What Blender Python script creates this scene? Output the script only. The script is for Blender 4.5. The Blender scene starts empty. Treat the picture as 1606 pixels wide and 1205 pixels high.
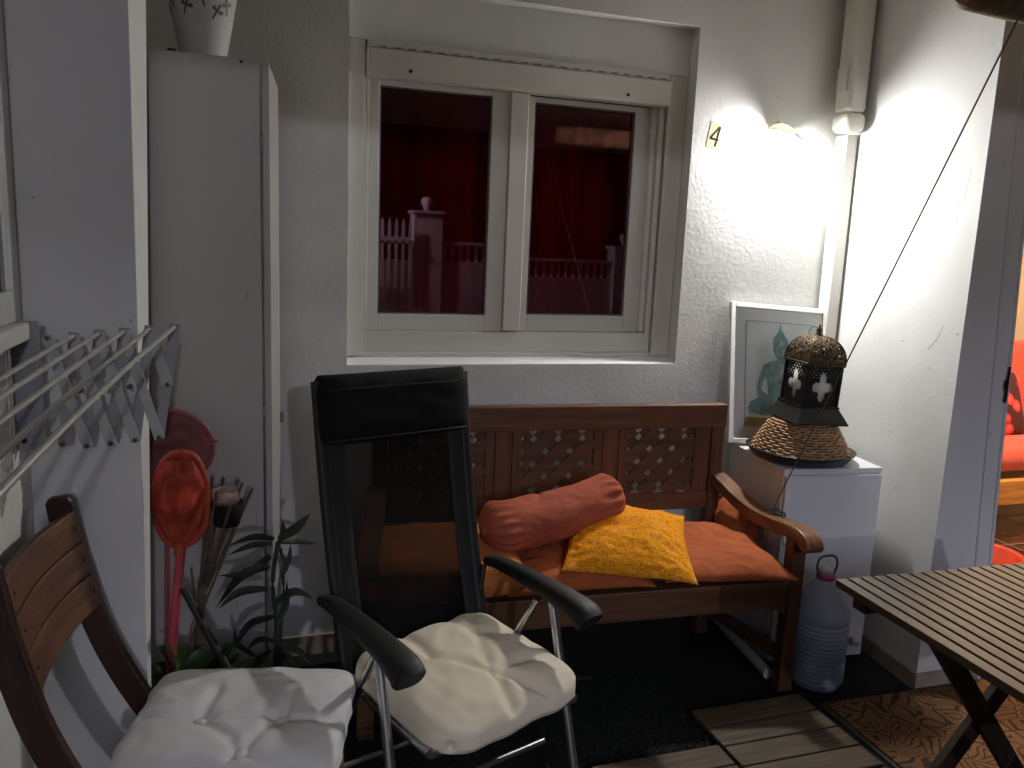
import bpy, bmesh, math, random
from mathutils import Vector, Matrix, noise
random.seed(7)
R = math.radians
sc = bpy.context.scene
COL = sc.collection
V = Vector

# ------------------------------------------------------------------ camera
F_, CX_, CY_ = 1270., 803., 602.5
_dn = V((-313, 7400, F_)).normalized()
_ex = V((3947, -53, F_)); _ex = (_ex - _ex.dot(_dn)*_dn).normalized()
_up = -_dn
_ey = _dn.cross(_ex).normalized()
if _ey.z < 0: _ey = -_ey
CAM = V((0, 0, 1.5))
def ray(px, py):
    d = V((px-CX_, py-CY_, F_)); return V((d.dot(_ex), d.dot(_ey), d.dot(_up))).normalized()
def at(px, py, Y):
    d = ray(px, py); return CAM + d*(Y/d.y)
def atz(px, py, z):
    d = ray(px, py); return CAM + d*((z-CAM.z)/d.z)
def atx(px, py, x):
    d = ray(px, py); return CAM + d*(x/d.x)
cd = bpy.data.cameras.new('camera'); cam = bpy.data.objects.new('camera', cd); COL.objects.link(cam)
cd.sensor_width = 36; cd.lens = F_/1606*36; cd.clip_start = .05; cd.clip_end = 400
r_ = V((_ex[0], _ey[0], _up[0])); d_ = V((_ex[1], _ey[1], _up[1])); f_ = V((_ex[2], _ey[2], _up[2]))
cam.matrix_world = Matrix(((r_.x, -d_.x, -f_.x, 0), (r_.y, -d_.y, -f_.y, 0), (r_.z, -d_.z, -f_.z, 1.5), (0, 0, 0, 1)))
sc.camera = cam

# ------------------------------------------------------------------ materials
def nodes(name):
    m = bpy.data.materials.new(name); m.use_nodes = True
    nt = m.node_tree; return m, nt, nt.nodes['Principled BSDF']
def mat(name, col, rough=.6, metal=0, var=.12, vscale=6, bump=0, bscale=80, bdist=.002, spec=.5, stretch=None,
        grain=0, col2=None, sheen=0, detail=4, trans=None, bump2=0, b2scale=10, coat=0):
    m, nt, b = nodes(name); L = nt.links; N = nt.nodes.new
    tc = N('ShaderNodeTexCoord'); mp = N('ShaderNodeMapping'); L.new(tc.outputs['Object'], mp.inputs[0])
    if stretch: mp.inputs['Scale'].default_value = stretch
    n1 = N('ShaderNodeTexNoise'); n1.inputs['Scale'].default_value = vscale; n1.inputs['Detail'].default_value = detail
    L.new(mp.outputs[0], n1.inputs['Vector'])
    cr = N('ShaderNodeValToRGB'); L.new(n1.outputs['Fac'], cr.inputs[0])
    c2 = col2 if col2 else tuple(c*(1-var*1.8) for c in col)
    cr.color_ramp.elements[0].position = .3; cr.color_ramp.elements[1].position = .7
    cr.color_ramp.elements[0].color = (*c2, 1); cr.color_ramp.elements[1].color = (*[min(1, c*(1+var*.4)) for c in col], 1)
    L.new(cr.outputs[0], b.inputs['Base Color'])
    b.inputs['Roughness'].default_value = rough; b.inputs['Metallic'].default_value = metal
    b.inputs['Specular IOR Level'].default_value = spec
    if sheen: b.inputs['Sheen Weight'].default_value = sheen
    if coat: b.inputs['Coat Weight'].default_value = coat
    if bump:
        n2 = N('ShaderNodeTexNoise'); n2.inputs['Scale'].default_value = bscale; n2.inputs['Detail'].default_value = 5
        L.new(mp.outputs[0], n2.inputs['Vector'])
        h = n2.outputs['Fac']
        if bump2:
            n3 = N('ShaderNodeTexNoise'); n3.inputs['Scale'].default_value = b2scale; n3.inputs['Detail'].default_value = 3
            L.new(mp.outputs[0], n3.inputs['Vector'])
            ma = N('ShaderNodeMath'); ma.operation = 'MULTIPLY_ADD'; ma.inputs[1].default_value = bump2
            L.new(n3.outputs['Fac'], ma.inputs[0]); L.new(h, ma.inputs[2]); h = ma.outputs[0]
        bp = N('ShaderNodeBump'); bp.inputs['Strength'].default_value = bump; bp.inputs['Distance'].default_value = bdist
        L.new(h, bp.inputs['Height']); L.new(bp.outputs[0], b.inputs['Normal'])
    if trans:
        tr = N('ShaderNodeBsdfTransparent'); mx = N('ShaderNodeMixShader'); out = nt.nodes['Material Output']
        mx.inputs[0].default_value = trans
        L.new(b.outputs[0], mx.inputs[1]); L.new(tr.outputs[0], mx.inputs[2]); L.new(mx.outputs[0], out.inputs[0])
    return m
def wood(name, c1, c2, rough=.45, axis=0, sc_=14, bump=.25):
    st = [9, 9, 9]; st[axis] = .8
    return mat(name, c1, rough, col2=c2, vscale=sc_*.35, stretch=st, bump=bump, bscale=sc_, bdist=.001, detail=8)
def emis(name, col, s):
    m, nt, b = nodes(name); b.inputs['Base Color'].default_value = (*col, 1)
    b.inputs['Emission Color'].default_value = (*col, 1); b.inputs['Emission Strength'].default_value = s; return m
def plaster(name, col, bump=.16, stain=.08):
    m, nt, b = nodes(name); L = nt.links; N = nt.nodes.new
    tc = N('ShaderNodeTexCoord')
    n1 = N('ShaderNodeTexNoise'); n1.inputs['Scale'].default_value = 2.2; n1.inputs['Detail'].default_value = 7
    L.new(tc.outputs['Object'], n1.inputs['Vector'])
    cr = N('ShaderNodeValToRGB'); L.new(n1.outputs['Fac'], cr.inputs[0])
    cr.color_ramp.elements[0].position = .35; cr.color_ramp.elements[1].position = .62
    cr.color_ramp.elements[0].color = (*[c*(1-stain*2) for c in col], 1); cr.color_ramp.elements[1].color = (*col, 1)
    # small dark scuffs
    n4 = N('ShaderNodeTexNoise'); n4.inputs['Scale'].default_value = 34; n4.inputs['Detail'].default_value = 2
    L.new(tc.outputs['Object'], n4.inputs['Vector'])
    cr2 = N('ShaderNodeValToRGB'); L.new(n4.outputs['Fac'], cr2.inputs[0])
    cr2.color_ramp.elements[0].position = .205; cr2.color_ramp.elements[1].position = .255
    cr2.color_ramp.elements[0].color = (.45, .43, .40, 1); cr2.color_ramp.elements[1].color = (1, 1, 1, 1)
    mu = N('ShaderNodeMixRGB'); mu.blend_type = 'MULTIPLY'; mu.inputs[0].default_value = 1
    L.new(cr.outputs[0], mu.inputs[1]); L.new(cr2.outputs[0], mu.inputs[2]); L.new(mu.outputs[0], b.inputs['Base Color'])
    b.inputs['Roughness'].default_value = .85; b.inputs['Specular IOR Level'].default_value = .25
    n2 = N('ShaderNodeTexNoise'); n2.inputs['Scale'].default_value = 70; n2.inputs['Detail'].default_value = 5
    n3 = N('ShaderNodeTexNoise'); n3.inputs['Scale'].default_value = 7; n3.inputs['Detail'].default_value = 4
    L.new(tc.outputs['Object'], n2.inputs['Vector']); L.new(tc.outputs['Object'], n3.inputs['Vector'])
    ma = N('ShaderNodeMath'); ma.operation = 'MULTIPLY_ADD'; ma.inputs[1].default_value = 2.2
    L.new(n3.outputs['Fac'], ma.inputs[0]); L.new(n2.outputs['Fac'], ma.inputs[2])
    bp = N('ShaderNodeBump'); bp.inputs['Strength'].default_value = bump; bp.inputs['Distance'].default_value = .006
    L.new(ma.outputs[0], bp.inputs['Height']); L.new(bp.outputs[0], b.inputs['Normal'])
    return m
def glass_pane(name, ior=1.85, tint=(.86, .88, .88), refl=(1, 1, 1)):
    m, nt, b = nodes(name); L = nt.links; N = nt.nodes.new; nt.nodes.remove(b)
    fr = N('ShaderNodeFresnel'); fr.inputs[0].default_value = ior
    tr = N('ShaderNodeBsdfTransparent'); tr.inputs[0].default_value = (*tint, 1)
    gl = N('ShaderNodeBsdfGlossy'); gl.inputs['Roughness'].default_value = .008; gl.inputs[0].default_value = (*refl, 1)
    mx = N('ShaderNodeMixShader'); L.new(fr.outputs[0], mx.inputs[0]); L.new(tr.outputs[0], mx.inputs[1]); L.new(gl.outputs[0], mx.inputs[2])
    L.new(mx.outputs[0], nt.nodes['Material Output'].inputs[0]); return m

M = {}
M['wall'] = plaster('white_plaster', (.80, .80, .78))
M['wall_smooth'] = plaster('smooth_plaster', (.80, .80, .79), bump=.09, stain=.05)
M['pvc'] = mat('white_pvc', (.70, .69, .64), .35, var=.03, bump=.03, bscale=200)
M['duct'] = mat('duct_plastic', (.72, .71, .64), .4, var=.04)
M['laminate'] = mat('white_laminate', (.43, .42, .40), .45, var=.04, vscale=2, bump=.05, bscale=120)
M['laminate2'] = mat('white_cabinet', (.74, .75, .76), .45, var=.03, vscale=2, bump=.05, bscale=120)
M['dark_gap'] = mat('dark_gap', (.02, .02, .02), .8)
M['bench'] = wood('bench_wood', (.16, .068, .030), (.070, .030, .014), .5, 0)
M['bench_v'] = wood('bench_wood_upright', (.15, .064, .028), (.065, .028, .013), .5, 2)
M['lattice'] = wood('lattice_wood', (.135, .060, .028), (.05, .024, .012), .6, 0)
M['arm_wood'] = wood('arm_wood', (.23, .10, .035), (.09, .032, .012), .38, 1)
M['chair_wood'] = wood('chair_wood', (.17, .070, .028), (.07, .026, .012), .45, 1)
M['stile_wood'] = wood('stile_wood', (.05, .017, .010), (.022, .008, .006), .4, 2)
M['table_wood'] = wood('table_wood', (.112, .069, .031), (.040, .024, .011), .6, 1, 16, .5)
M['table_dark'] = wood('table_dark', (.045, .025, .015), (.018, .010, .007), .6, 2)
M['deck'] = wood('deck_wood', (.105, .070, .036), (.045, .029, .015), .7, 0, 20, .5)
M['black_fabric'] = mat('black_fabric', (.006, .006, .006), .85, var=.2, bump=.3, bscale=300, spec=.25)
M['black_mesh'] = mat('black_mesh', (.010, .010, .010), .6, var=.2, bump=.4, bscale=400, trans=.36, spec=.10)
M['black_plastic'] = mat('black_plastic', (.006, .006, .006), .58, var=.1, bump=.08, bscale=300)
M['alu'] = mat('aluminium', (.62, .62, .64), .3, 1, var=.08, vscale=20)
M['steel_white'] = mat('painted_bar', (.50, .51, .51), .5, .1, var=.1, vscale=20)
M['rod'] = mat('rod', (.58, .57, .52), .35, .3, var=.06)
M['bracket'] = mat('bracket', (.34, .34, .37), .5, .2, var=.1)
M['cream'] = mat('cream_canvas', (.90, .80, .60), .85, var=.04, vscale=4, bump=.35, bscale=420, bdist=.001, sheen=.2)
M['grey_canvas'] = mat('grey_canvas', (.76, .75, .72), .85, var=.04, vscale=4, bump=.35, bscale=420, bdist=.001, sheen=.2)
M['button'] = mat('button', (.74, .73, .70), .7, var=.05)
M['terracotta'] = mat('terracotta_cloth', (.42, .105, .058), .9, var=.13, vscale=14, bump=.4, bscale=260, bdist=.001, spec=.2)
M['orange'] = mat('orange_cloth', (.42, .110, .038), .9, var=.06, vscale=5, bump=.35, bscale=300, bdist=.001, spec=.2)
M['red'] = mat('red_plastic', (.5, .04, .02), .45)
M['teal'] = mat('teal', (.24, .42, .44), .6, var=.5, vscale=18, col2=(.10, .20, .22))
M['teal_light'] = mat('teal_light', (.36, .47, .45), .6, var=.4, vscale=30)
M['leaf_dark'] = mat('leaf_dark', (.030, .045, .032), .45, var=.4, vscale=20)
M['leaf'] = mat('leaf_green', (.07, .16, .03), .35, var=.5, vscale=10)
M['stem'] = mat('stem', (.05, .055, .03), .7)
M['pot_dark'] = mat('pot_dark', (.05, .035, .03), .6)
M['bench_shade_dark'] = mat('bench_shade_black', (.005, .004, .004), .8, spec=.2)  # near-black, stands in for the deep shade under the bench
M['soil'] = mat('soil', (.02, .014, .01), .95, bump=.8, bscale=60)
M['bamboo'] = mat('bamboo', (.10, .075, .045), .6, var=.3, vscale=30)
M['blackm'] = mat('black_metal', (.014, .012, .010), .5, .5, var=.2)
M['bronze'] = mat('bronze', (.13, .085, .040), .45, .7, var=.5, vscale=40, col2=(.03, .022, .014))
M['wicker'] = mat('wicker', (.50, .30, .15), .6, var=.35, vscale=45, bump=.4, bscale=150)
M['dish'] = mat('dish', (.012, .011, .011), .35, var=.2)
M['rope'] = mat('rope', (.10, .085, .07), .85, bump=.6, bscale=500)
M['stone'] = mat('skirting_stone', (.40, .33, .26), .7, var=.15, vscale=18, bump=.3, bscale=90)
M['paint_white'] = mat('paint_white', (.82, .82, .80), .5, var=.04)
M['asphalt'] = mat('asphalt', (.05, .05, .052), .9, bump=.5, bscale=90)
M['red_room'] = mat('red_curtain', (.16, .002, .003), 1, spec=.0, var=.2, vscale=3)

# ------------------------------------------------------------------ mesh builder
class MB:
    def __init__(s): s.v = []; s.f = []; s.sm = []
    def add(s, vs, fs, smooth=False, Mx=None):
        o = len(s.v)
        s.v += [tuple(Mx @ V(p)) if Mx else tuple(p) for p in vs]
        for f in fs: s.f.append([i+o for i in f]); s.sm.append(smooth)
        return s
    def box(s, x0, x1, y0, y1, z0, z1, Mx=None):
        vs = [(x, y, z) for z in (z0, z1) for y in (y0, y1) for x in (x0, x1)]
        return s.add(vs, [(0, 2, 3, 1), (4, 5, 7, 6), (0, 1, 5, 4), (2, 6, 7, 3), (0, 4, 6, 2), (1, 3, 7, 5)], False, Mx)
    def bar(s, a, b, w, h, up=V((0, 0, 1)), ext=0):
        a = V(a); b = V(b); d = (b-a); L = d.length; d.normalize()
        x = d.cross(up)
        if x.length < 1e-4: x = d.cross(V((0, 1, 0)))
        x.normalize(); u = x.cross(d)
        Mx = Matrix(((x.x, d.x, u.x, a.x), (x.y, d.y, u.y, a.y), (x.z, d.z, u.z, a.z), (0, 0, 0, 1)))
        return s.box(-w/2, w/2, -ext, L+ext, -h/2, h/2, Mx)
    def loft(s, pts, rx, ry=None, n=12, power=2, up=V((0, 0, 1)), cap=True, smooth=True):
        pts = [V(p) for p in pts]; k = len(pts)
        if not isinstance(rx, (list, tuple)): rx = [rx]*k
        if ry is None: ry = rx
        if not isinstance(ry, (list, tuple)): ry = [ry]*k
        vs = []
        for i, p in enumerate(pts):
            t = (pts[min(i+1, k-1)]-pts[max(i-1, 0)]).normalized()
            x = t.cross(up)
            if x.length < 1e-3: x = t.cross(V((0, 1, 0)))
            x.normalize(); y = x.cross(t)
            for j in range(n):
                a = 2*math.pi*j/n; c, q = math.cos(a), math.sin(a)
                c = math.copysign(abs(c)**(2/power), c); q = math.copysign(abs(q)**(2/power), q)
                vs.append(p + x*c*rx[i] + y*q*ry[i])
        fs = [(i*n+j, i*n+(j+1) % n, (i+1)*n+(j+1) % n, (i+1)*n+j) for i in range(k-1) for j in range(n)]
        s.add(vs, fs, smooth)
        if cap:
            s.add(vs[:n], [tuple(range(n-1, -1, -1))]); s.add(vs[-n:], [tuple(range(n))])
        return s
    def lathe(s, prof, n=32, c=(0, 0, 0), cap=True, smooth=True, Mx=None, rot=0):
        vs = []
        for (r, z) in prof:
            for j in range(n):
                a = 2*math.pi*j/n + rot; vs.append((c[0]+r*math.cos(a), c[1]+r*math.sin(a), c[2]+z))
        fs = [(i*n+j, i*n+(j+1) % n, (i+1)*n+(j+1) % n, (i+1)*n+j) for i in range(len(prof)-1) for j in range(n)]
        if cap:
            if prof[0][0] > 1e-5: fs.append(tuple(range(n-1, -1, -1)))
            if prof[-1][0] > 1e-5: fs.append(tuple((len(prof)-1)*n+j for j in range(n)))
        return s.add(vs, fs, smooth, Mx)
    def prism(s, poly, t0, t1, fn):
        """poly 2D points, extruded between t0 and t1; fn(a,b,t)->xyz"""
        n = len(poly); vs = [fn(a, b, t0) for a, b in poly] + [fn(a, b, t1) for a, b in poly]
        fs = [tuple(range(n-1, -1, -1)), tuple(range(n, 2*n))] + [(i, (i+1) % n, n+(i+1) % n, n+i) for i in range(n)]
        return s.add(vs, fs)
    def grid(s, fn, nu, nv, keep=None, smooth=True, wrapu=False):
        vs = [fn(i/nu, j/nv) for j in range(nv+1) for i in range(nu+1)]
        fs = []
        for j in range(nv):
            for i in range(nu):
                if keep and not keep((i+.5)/nu, (j+.5)/nv): continue
                a = j*(nu+1)+i; fs.append((a, a+1, a+nu+2, a+nu+1))
        return s.add(vs, fs, smooth)
    def build(s, name, m, parent=None, bevel=0, solid=0, sub=0, weld=False, loc=None, rz=0, segs=2, auto=False):
        me = bpy.data.meshes.new(name); me.from_pydata(s.v, [], s.f); 
        me.polygons.foreach_set('use_smooth', s.sm)
        bm = bmesh.new(); bm.from_mesh(me)
        if weld: bmesh.ops.remove_doubles(bm, verts=bm.verts, dist=1e-5)
        bmesh.ops.recalc_face_normals(bm, faces=bm.faces); bm.to_mesh(me); bm.free()
        me.update()
        o = bpy.data.objects.new(name, me); COL.objects.link(o)
        if isinstance(m, str): m = M[m]
        me.materials.append(m)
        if parent: o.parent = parent
        if loc is not None: o.location = loc
        if rz: o.rotation_euler.z = rz
        if solid:
            md = o.modifiers.new('s', 'SOLIDIFY'); md.thickness = solid; md.offset = 0
        if bevel:
            md = o.modifiers.new('b', 'BEVEL'); md.width = bevel; md.segments = segs; md.limit_method = 'ANGLE'; md.angle_limit = R(40)
        if sub:
            md = o.modifiers.new('u', 'SUBSURF'); md.levels = sub; md.render_levels = sub
        return o
def tag(o, label=None, cat=None, group=None, kind=None):
    if label: o['label'] = label
    if cat: o['category'] = cat
    if group: o['group'] = group
    if kind: o['kind'] = kind
    return o
def thing(name, label, cat, loc=(0, 0, 0), rz=0, group=None, rot=None):
    o = bpy.data.objects.new(name, None); COL.objects.link(o); o.location = loc
    o.rotation_euler = rot if rot else (0, 0, rz); o.empty_display_size = .05
    return tag(o, label, cat, group)
def box(*a): return MB().box(*a)
def smooth_pts(pts, n=6):
    """Catmull-Rom"""
    pts = [V(p) for p in pts]; out = []
    P = [pts[0]*2-pts[1]] + pts + [pts[-1]*2-pts[-2]]
    for i in range(1, len(P)-2):
        for k in range(n):
            t = k/n; a, b, c, d = P[i-1], P[i], P[i+1], P[i+2]
            out.append(.5*((2*b) + (c-a)*t + (2*a-5*b+4*c-d)*t*t + (3*b-a-3*c+d)*t**3))
    out.append(pts[-1]); return out

# ================================================================== SETTING
YB = 2.826
RX0, RX1, RZ0, RZ1 = .317, 1.600, 1.062, 2.325      # window recess
def st(o): return tag(o, kind='structure')
# ground: one sheet
M['turf_base'] = mat('turf_base', (.005, .008, .004), .95, var=.3, vscale=30, bump=.6, bscale=250, col2=(.002, .003, .002))
g = MB().box(-60, 60, -60, 60, -.06, -.008).build('ground', 'asphalt'); st(g)
fl = box(-.75, 6, -2.2, 2.83, -.004, 0).build('patio_floor', 'turf_base'); st(fl)
# back wall around the recess
w = MB()
w.box(-.75, RX0, YB, YB+.30, 0, 2.56); w.box(RX1, 2.50, YB, YB+.30, 0, 2.56)
w.box(RX0, RX1, YB, YB+.30, 0, RZ0); w.box(RX0, RX1, YB, YB+.30, RZ1, 2.56)
bw = w.build('back_wall', 'wall', bevel=0)
tag(bw, 'rough white plaster wall with the window recess and lamp', 'wall')
pn = box(RX0, RX1, 2.885, 3.05, 2.158, RZ1).build('lintel_panel', 'wall_smooth', bw)
sl = MB(); sl.add([(RX0, YB+.001, RZ0+.003), (RX1, YB+.001, RZ0+.003), (RX1, 2.90, RZ0+.024), (RX0, 2.90, RZ0+.024), (RX0, YB+.001, RZ0-.0), (RX1, YB+.001, RZ0-.0), (RX1, 3.05, RZ0), (RX0, 3.05, RZ0), (RX0, 3.05, RZ0+.026), (RX1, 3.05, RZ0+.026)],
   [(0, 1, 2, 3), (3, 2, 9, 8), (0, 4, 5, 1)])
sl.build('sill', 'wall_smooth', bw)
sk = MB(); sk.box(-.20, 2.26, YB-.012, YB-.0005, 0, .075); sk.build('skirting', 'stone', bw, bevel=.002)
# pier on the left, slightly out of plumb
pf, pr_ = 1.95, 2.33
p = MB(); 
p.add([(-.80, pf, 0), (-.247, pf, 0), (-.247, pf+.0001, 0), (-.292, pr_, 0), (-.80, pr_, 0), (-.80, pf, 2.56), (-.229, pf, 2.56), (-.229, pf+.0001, 2.56), (-.226, pr_, 2.56), (-.80, pr_, 2.56)],
      [(0, 5, 6, 1), (2, 7, 8, 3), (3, 8, 9, 4), (0, 4, 9, 5), (1, 6, 7, 2), (5, 9, 8, 7, 6), (0, 1, 2, 3, 4)])
tag(p.build('wall_pier', 'wall_smooth'), 'white painted wall pier between the clothes rack and the tall cabinet', 'wall')
# left wall
lw = MB().box(-.80, -.462, -1.9, pf-.001, 0, 2.56).build('left_wall', 'wall')
tag(lw, 'white side wall under the ledge at the left edge', 'wall')
lws = thing('side_window', 'window frame and sill at the left edge above the drying rods', 'window', (-.462, 1.2, 1.27))
lws_s = MB().box(0, .036, -.9, .655, .0, .035).build('sill', 'pvc', lws, bevel=.004)
ff = MB(); ff.box(.0, .012, -.9, .655, .036, .10); ff.box(0, .012, .60, .655, .10, 1.2); ff.box(0, .012, -.9, -.84, .10, 1.2); ff.box(0, .012, -.84, .60, 1.13, 1.2)
ff.build('frame', 'steel_white', lws, bevel=.003)
MB().box(.0015, .004, -.84, .60, .10, 1.13).build('pane', glass_pane('side_glass', 1.6, (.05, .05, .06)), lws)
# right wall (slightly angled) + end face towards the doorway
def xe(z): return 2.513-.062*z
rw = MB()
rw.add([(2.240, 2.083, 0), (2.302, YB, 0), (2.50, YB, 0), (2.50, 2.4, 0), (xe(0), 2.30, 0), (xe(0), 2.083, 0),
        (2.240, 2.083, 2.56), (2.302, YB, 2.56), (2.50, YB, 2.56), (2.50, 2.4, 2.56), (xe(2.56), 2.30, 2.56), (xe(2.56), 2.083, 2.56)],
       [(0, 6, 7, 1), (1, 7, 8, 2), (2, 8, 9, 3), (3, 9, 10, 4), (4, 10, 11, 5), (5, 11, 6, 0), (6, 11, 10, 9, 8, 7), (0, 1, 2, 3, 4, 5)])
rwo = rw.build('right_wall', 'wall_smooth'); tag(rwo, 'brightly lit white side wall between the corner pipe and the doorway', 'wall')
sk = MB(); sk.add([(2.228, 2.071, 0), (2.29, YB-.013, 0), (2.301, YB-.013, 0), (2.2395, 2.0825, 0), (2.53, 2.0825, 0), (2.53, 2.071, 0),
                   (2.228, 2.071, .06), (2.29, YB-.013, .06), (2.301, YB-.013, .06), (2.2395, 2.0825, .06), (2.53, 2.0825, .06), (2.53, 2.071, .06)],
                  [(0, 6, 7, 1), (6, 9, 8, 7), (1, 7, 8, 2), (6, 11, 10, 9), (0, 5, 11, 6), (5, 4, 10, 11)])
sk.build('skirting', 'stone', rwo)
# painted crack lines
ck = MB()
for (pts) in ([(1524, 262), (1517, 292), (1511, 318)], [(1506, 318), (1500, 335), (1502, 350)], [(1480, 510), (1471, 530), (1456, 548)]):
    q = []
    for (a, b) in pts:
        c = atx(a, b, 2.262); c = atx(a, b, 2.240+(c.y-2.083)*.0834); q.append(c-V((.0006, 0, 0)))
    ck.loft(smooth_pts(q, 3), .0011, n=5)
ck.build('crack', mat('crack', (.45, .42, .36), .9), rwo)
# door frame strip
df = thing('door_frame', 'white painted door frame with a dark strike plate at the doorway', 'door frame', (0, 0, 0))
dfm = MB()
dfm.add([(xe(0)-.055, 2.0825, .061), (xe(0)+.004, 2.0825, .061), (xe(2.4)+.004, 2.0825, 2.4), (xe(2.4)-.055, 2.0825, 2.4),
         (xe(0)-.055, 2.076, .061), (xe(0)+.004, 2.076, .061), (xe(2.4)+.004, 2.076, 2.4), (xe(2.4)-.055, 2.076, 2.4)],
        [(4, 5, 6, 7), (0, 4, 7, 3), (1, 2, 6, 5), (3, 7, 6, 2), (0, 1, 5, 4)])
dfm.add([(xe(0)+.0045, 2.070, .0), (xe(0)+.016, 2.070, .0), (xe(2.4)+.016, 2.070, 2.4), (xe(2.4)+.0045, 2.070, 2.4),
         (xe(0)+.0045, 2.12, .0), (xe(0)+.016, 2.12, .0), (xe(2.4)+.016, 2.12, 2.4), (xe(2.4)+.0045, 2.12, 2.4)],
        [(0, 1, 2, 3), (0, 3, 7, 4), (1, 5, 6, 2), (3, 2, 6, 7)])
dfm.build('jamb', 'wall_smooth', df)
MB().box(-.004, .004, 0, .006, -.060, .065).box(-.010, -.003, .001, .005, -.012, .02).build('strike_plate', 'blackm', df, loc=(xe(1.1)+.002, 2.064, 1.10), bevel=.002)
# porch roof
rf = MB().box(-.80, 6, -1.9, YB+.3, 2.561, 2.70).build('porch_roof', plaster('roof_paint', (.78, .73, .66), .3))
tag(rf, 'flat pale porch ceiling over the patio', 'roof')
# house front above / right of the door and room
hw = MB(); hw.box(3.45, 6, 2.083, 2.30, 0, 2.56); hw.box(xe(2.2)+.017, 3.45, 2.083, 2.30, 2.2, 2.56)
tag(hw.build('house_front_wall', 'wall'), 'white house front beyond the open doorway', 'wall')
room = MB(); room.box(2.51, 6, 4.45, 4.6, 0, 2.56); room.box(6.001, 6.15, 2.083, 4.45, 0, 2.56); room.box(2.505, 2.56, 2.83, 4.45, 0, 2.56)
tag(room.build('living_room_wall', plaster('cream_wall', (.78, .66, .50), .1)), 'cream wall of the warm lit room behind the sofa', 'wall')
M['tile_brown'] = mat('tile_brown', (.085, .030, .016), .3, var=.3, vscale=6)
rfl = MB().box(2.55, 6, 2.31, 4.45, .001, .006); st(rfl.build('indoor_floor', 'tile_brown'))
gr = MB()
for yy in (2.75, 3.15, 3.55, 3.95): gr.box(2.56, 6, yy, yy+.008, .007, .0085)
for xx in (3.1, 3.5, 3.9, 4.3, 4.7): gr.box(xx, xx+.008, 2.31, 4.44, .009, .0100)
st(gr.build('floor_joint', mat('grout', (.30, .22, .16), .8)))
# sofa in the room
sf = thing('sofa', 'red sofa with light wooden base seen through the doorway', 'sofa', (4.45, 3.60, 0))
MB().box(-.95, .9, -.36, -.32, .20, .34).build('wooden_base', wood('sofa_wood', (.70, .36, .10), (.45, .2, .06), .4, 0), sf, bevel=.006)
def soft(w, d, h, seed=0, e=.35, n=24, wr=.0):
    mb = MB()
    def fn(sgn):
        def f(u, v):
            a, b = u*2-1, v*2-1
            e1 = max(0, 1-abs(a)**4)**e * max(0, 1-abs(b)**4)**e
            z = sgn*h/2*e1 + wr*noise.noise(V((a*3+seed, b*3, seed)))*e1
            return (a*w/2, b*d/2, z)
        return f
    mb.grid(fn(1), n, n); mb.grid(fn(-1), n, n); return mb
M['red_cloth'] = mat('red_cloth', (.62, .075, .05), .85, var=.15, vscale=9, bump=.3, bscale=200, sheen=.3)
soft(1.85, .75, .17, 1).build('seat', 'red_cloth', sf, weld=True, loc=(-.02, .05, .43))
bk = soft(1.85, .58, .2, 2).build('backrest', 'red_cloth', sf, weld=True, loc=(-.02, .38, .74)); bk.rotation_euler = (R(78), 0, 0)
m, nt, b = nodes('floral'); N = nt.nodes.new; L = nt.links
tc = N('ShaderNodeTexCoord'); vo = N('ShaderNodeTexVoronoi'); vo.inputs['Scale'].default_value = 9; L.new(tc.outputs['Object'], vo.inputs['Vector'])
cr = N('ShaderNodeValToRGB'); L.new(vo.outputs['Distance'], cr.inputs[0])
cr.color_ramp.elements[0].color = (.75, .45, .08, 1); cr.color_ramp.elements[1].color = (.05, .006, .008, 1); cr.color_ramp.elements[1].position = .42
e = cr.color_ramp.elements.new(.14); e.color = (.75, .12, .12, 1); e = cr.color_ramp.elements.new(.34); e.color = (.5, .03, .03, 1)
L.new(cr.outputs[0], b.inputs['Base Color']); b.inputs['Roughness'].default_value = .9; M['floral'] = m
fc = soft(.42, .42, .15, 4).build('floral_cushion', 'floral', weld=True, loc=(4.22, 3.66, .69)); fc.rotation_euler = (R(66), R(6), 0)
tag(fc, 'dark floral cushion leaning on the red sofa', 'cushion')
bo = MB().lathe([(.0, .0), (.10, .0), (.16, .16), (.165, .17), (.15, .16), (.09, .012), (0, .012)], 28).build('red_basin', 'red', loc=(3.25, 2.74, .012))
tag(bo, 'red plastic basin on the brown floor inside the doorway', 'basin')
cl = thing('assumed_ceiling_lamp', 'assumed warm ceiling lamp, added out of view to light the room beyond the doorway', 'lamp', (3.9, 3.1, 2.55))  # assumed fitting, unseen, added for the warm glow through the doorway
MB().lathe([(.0, -.10), (.12, -.09), (.17, -.03), (.17, -.012)], 28).build('shade', emis('assumed_warm_bulb', (1, .72, .47), 260), cl)
MB().lathe([(.0, -.011), (.18, -.011), (.18, .0), (0, .0)], 28).build('base', 'pvc', cl)

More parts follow.
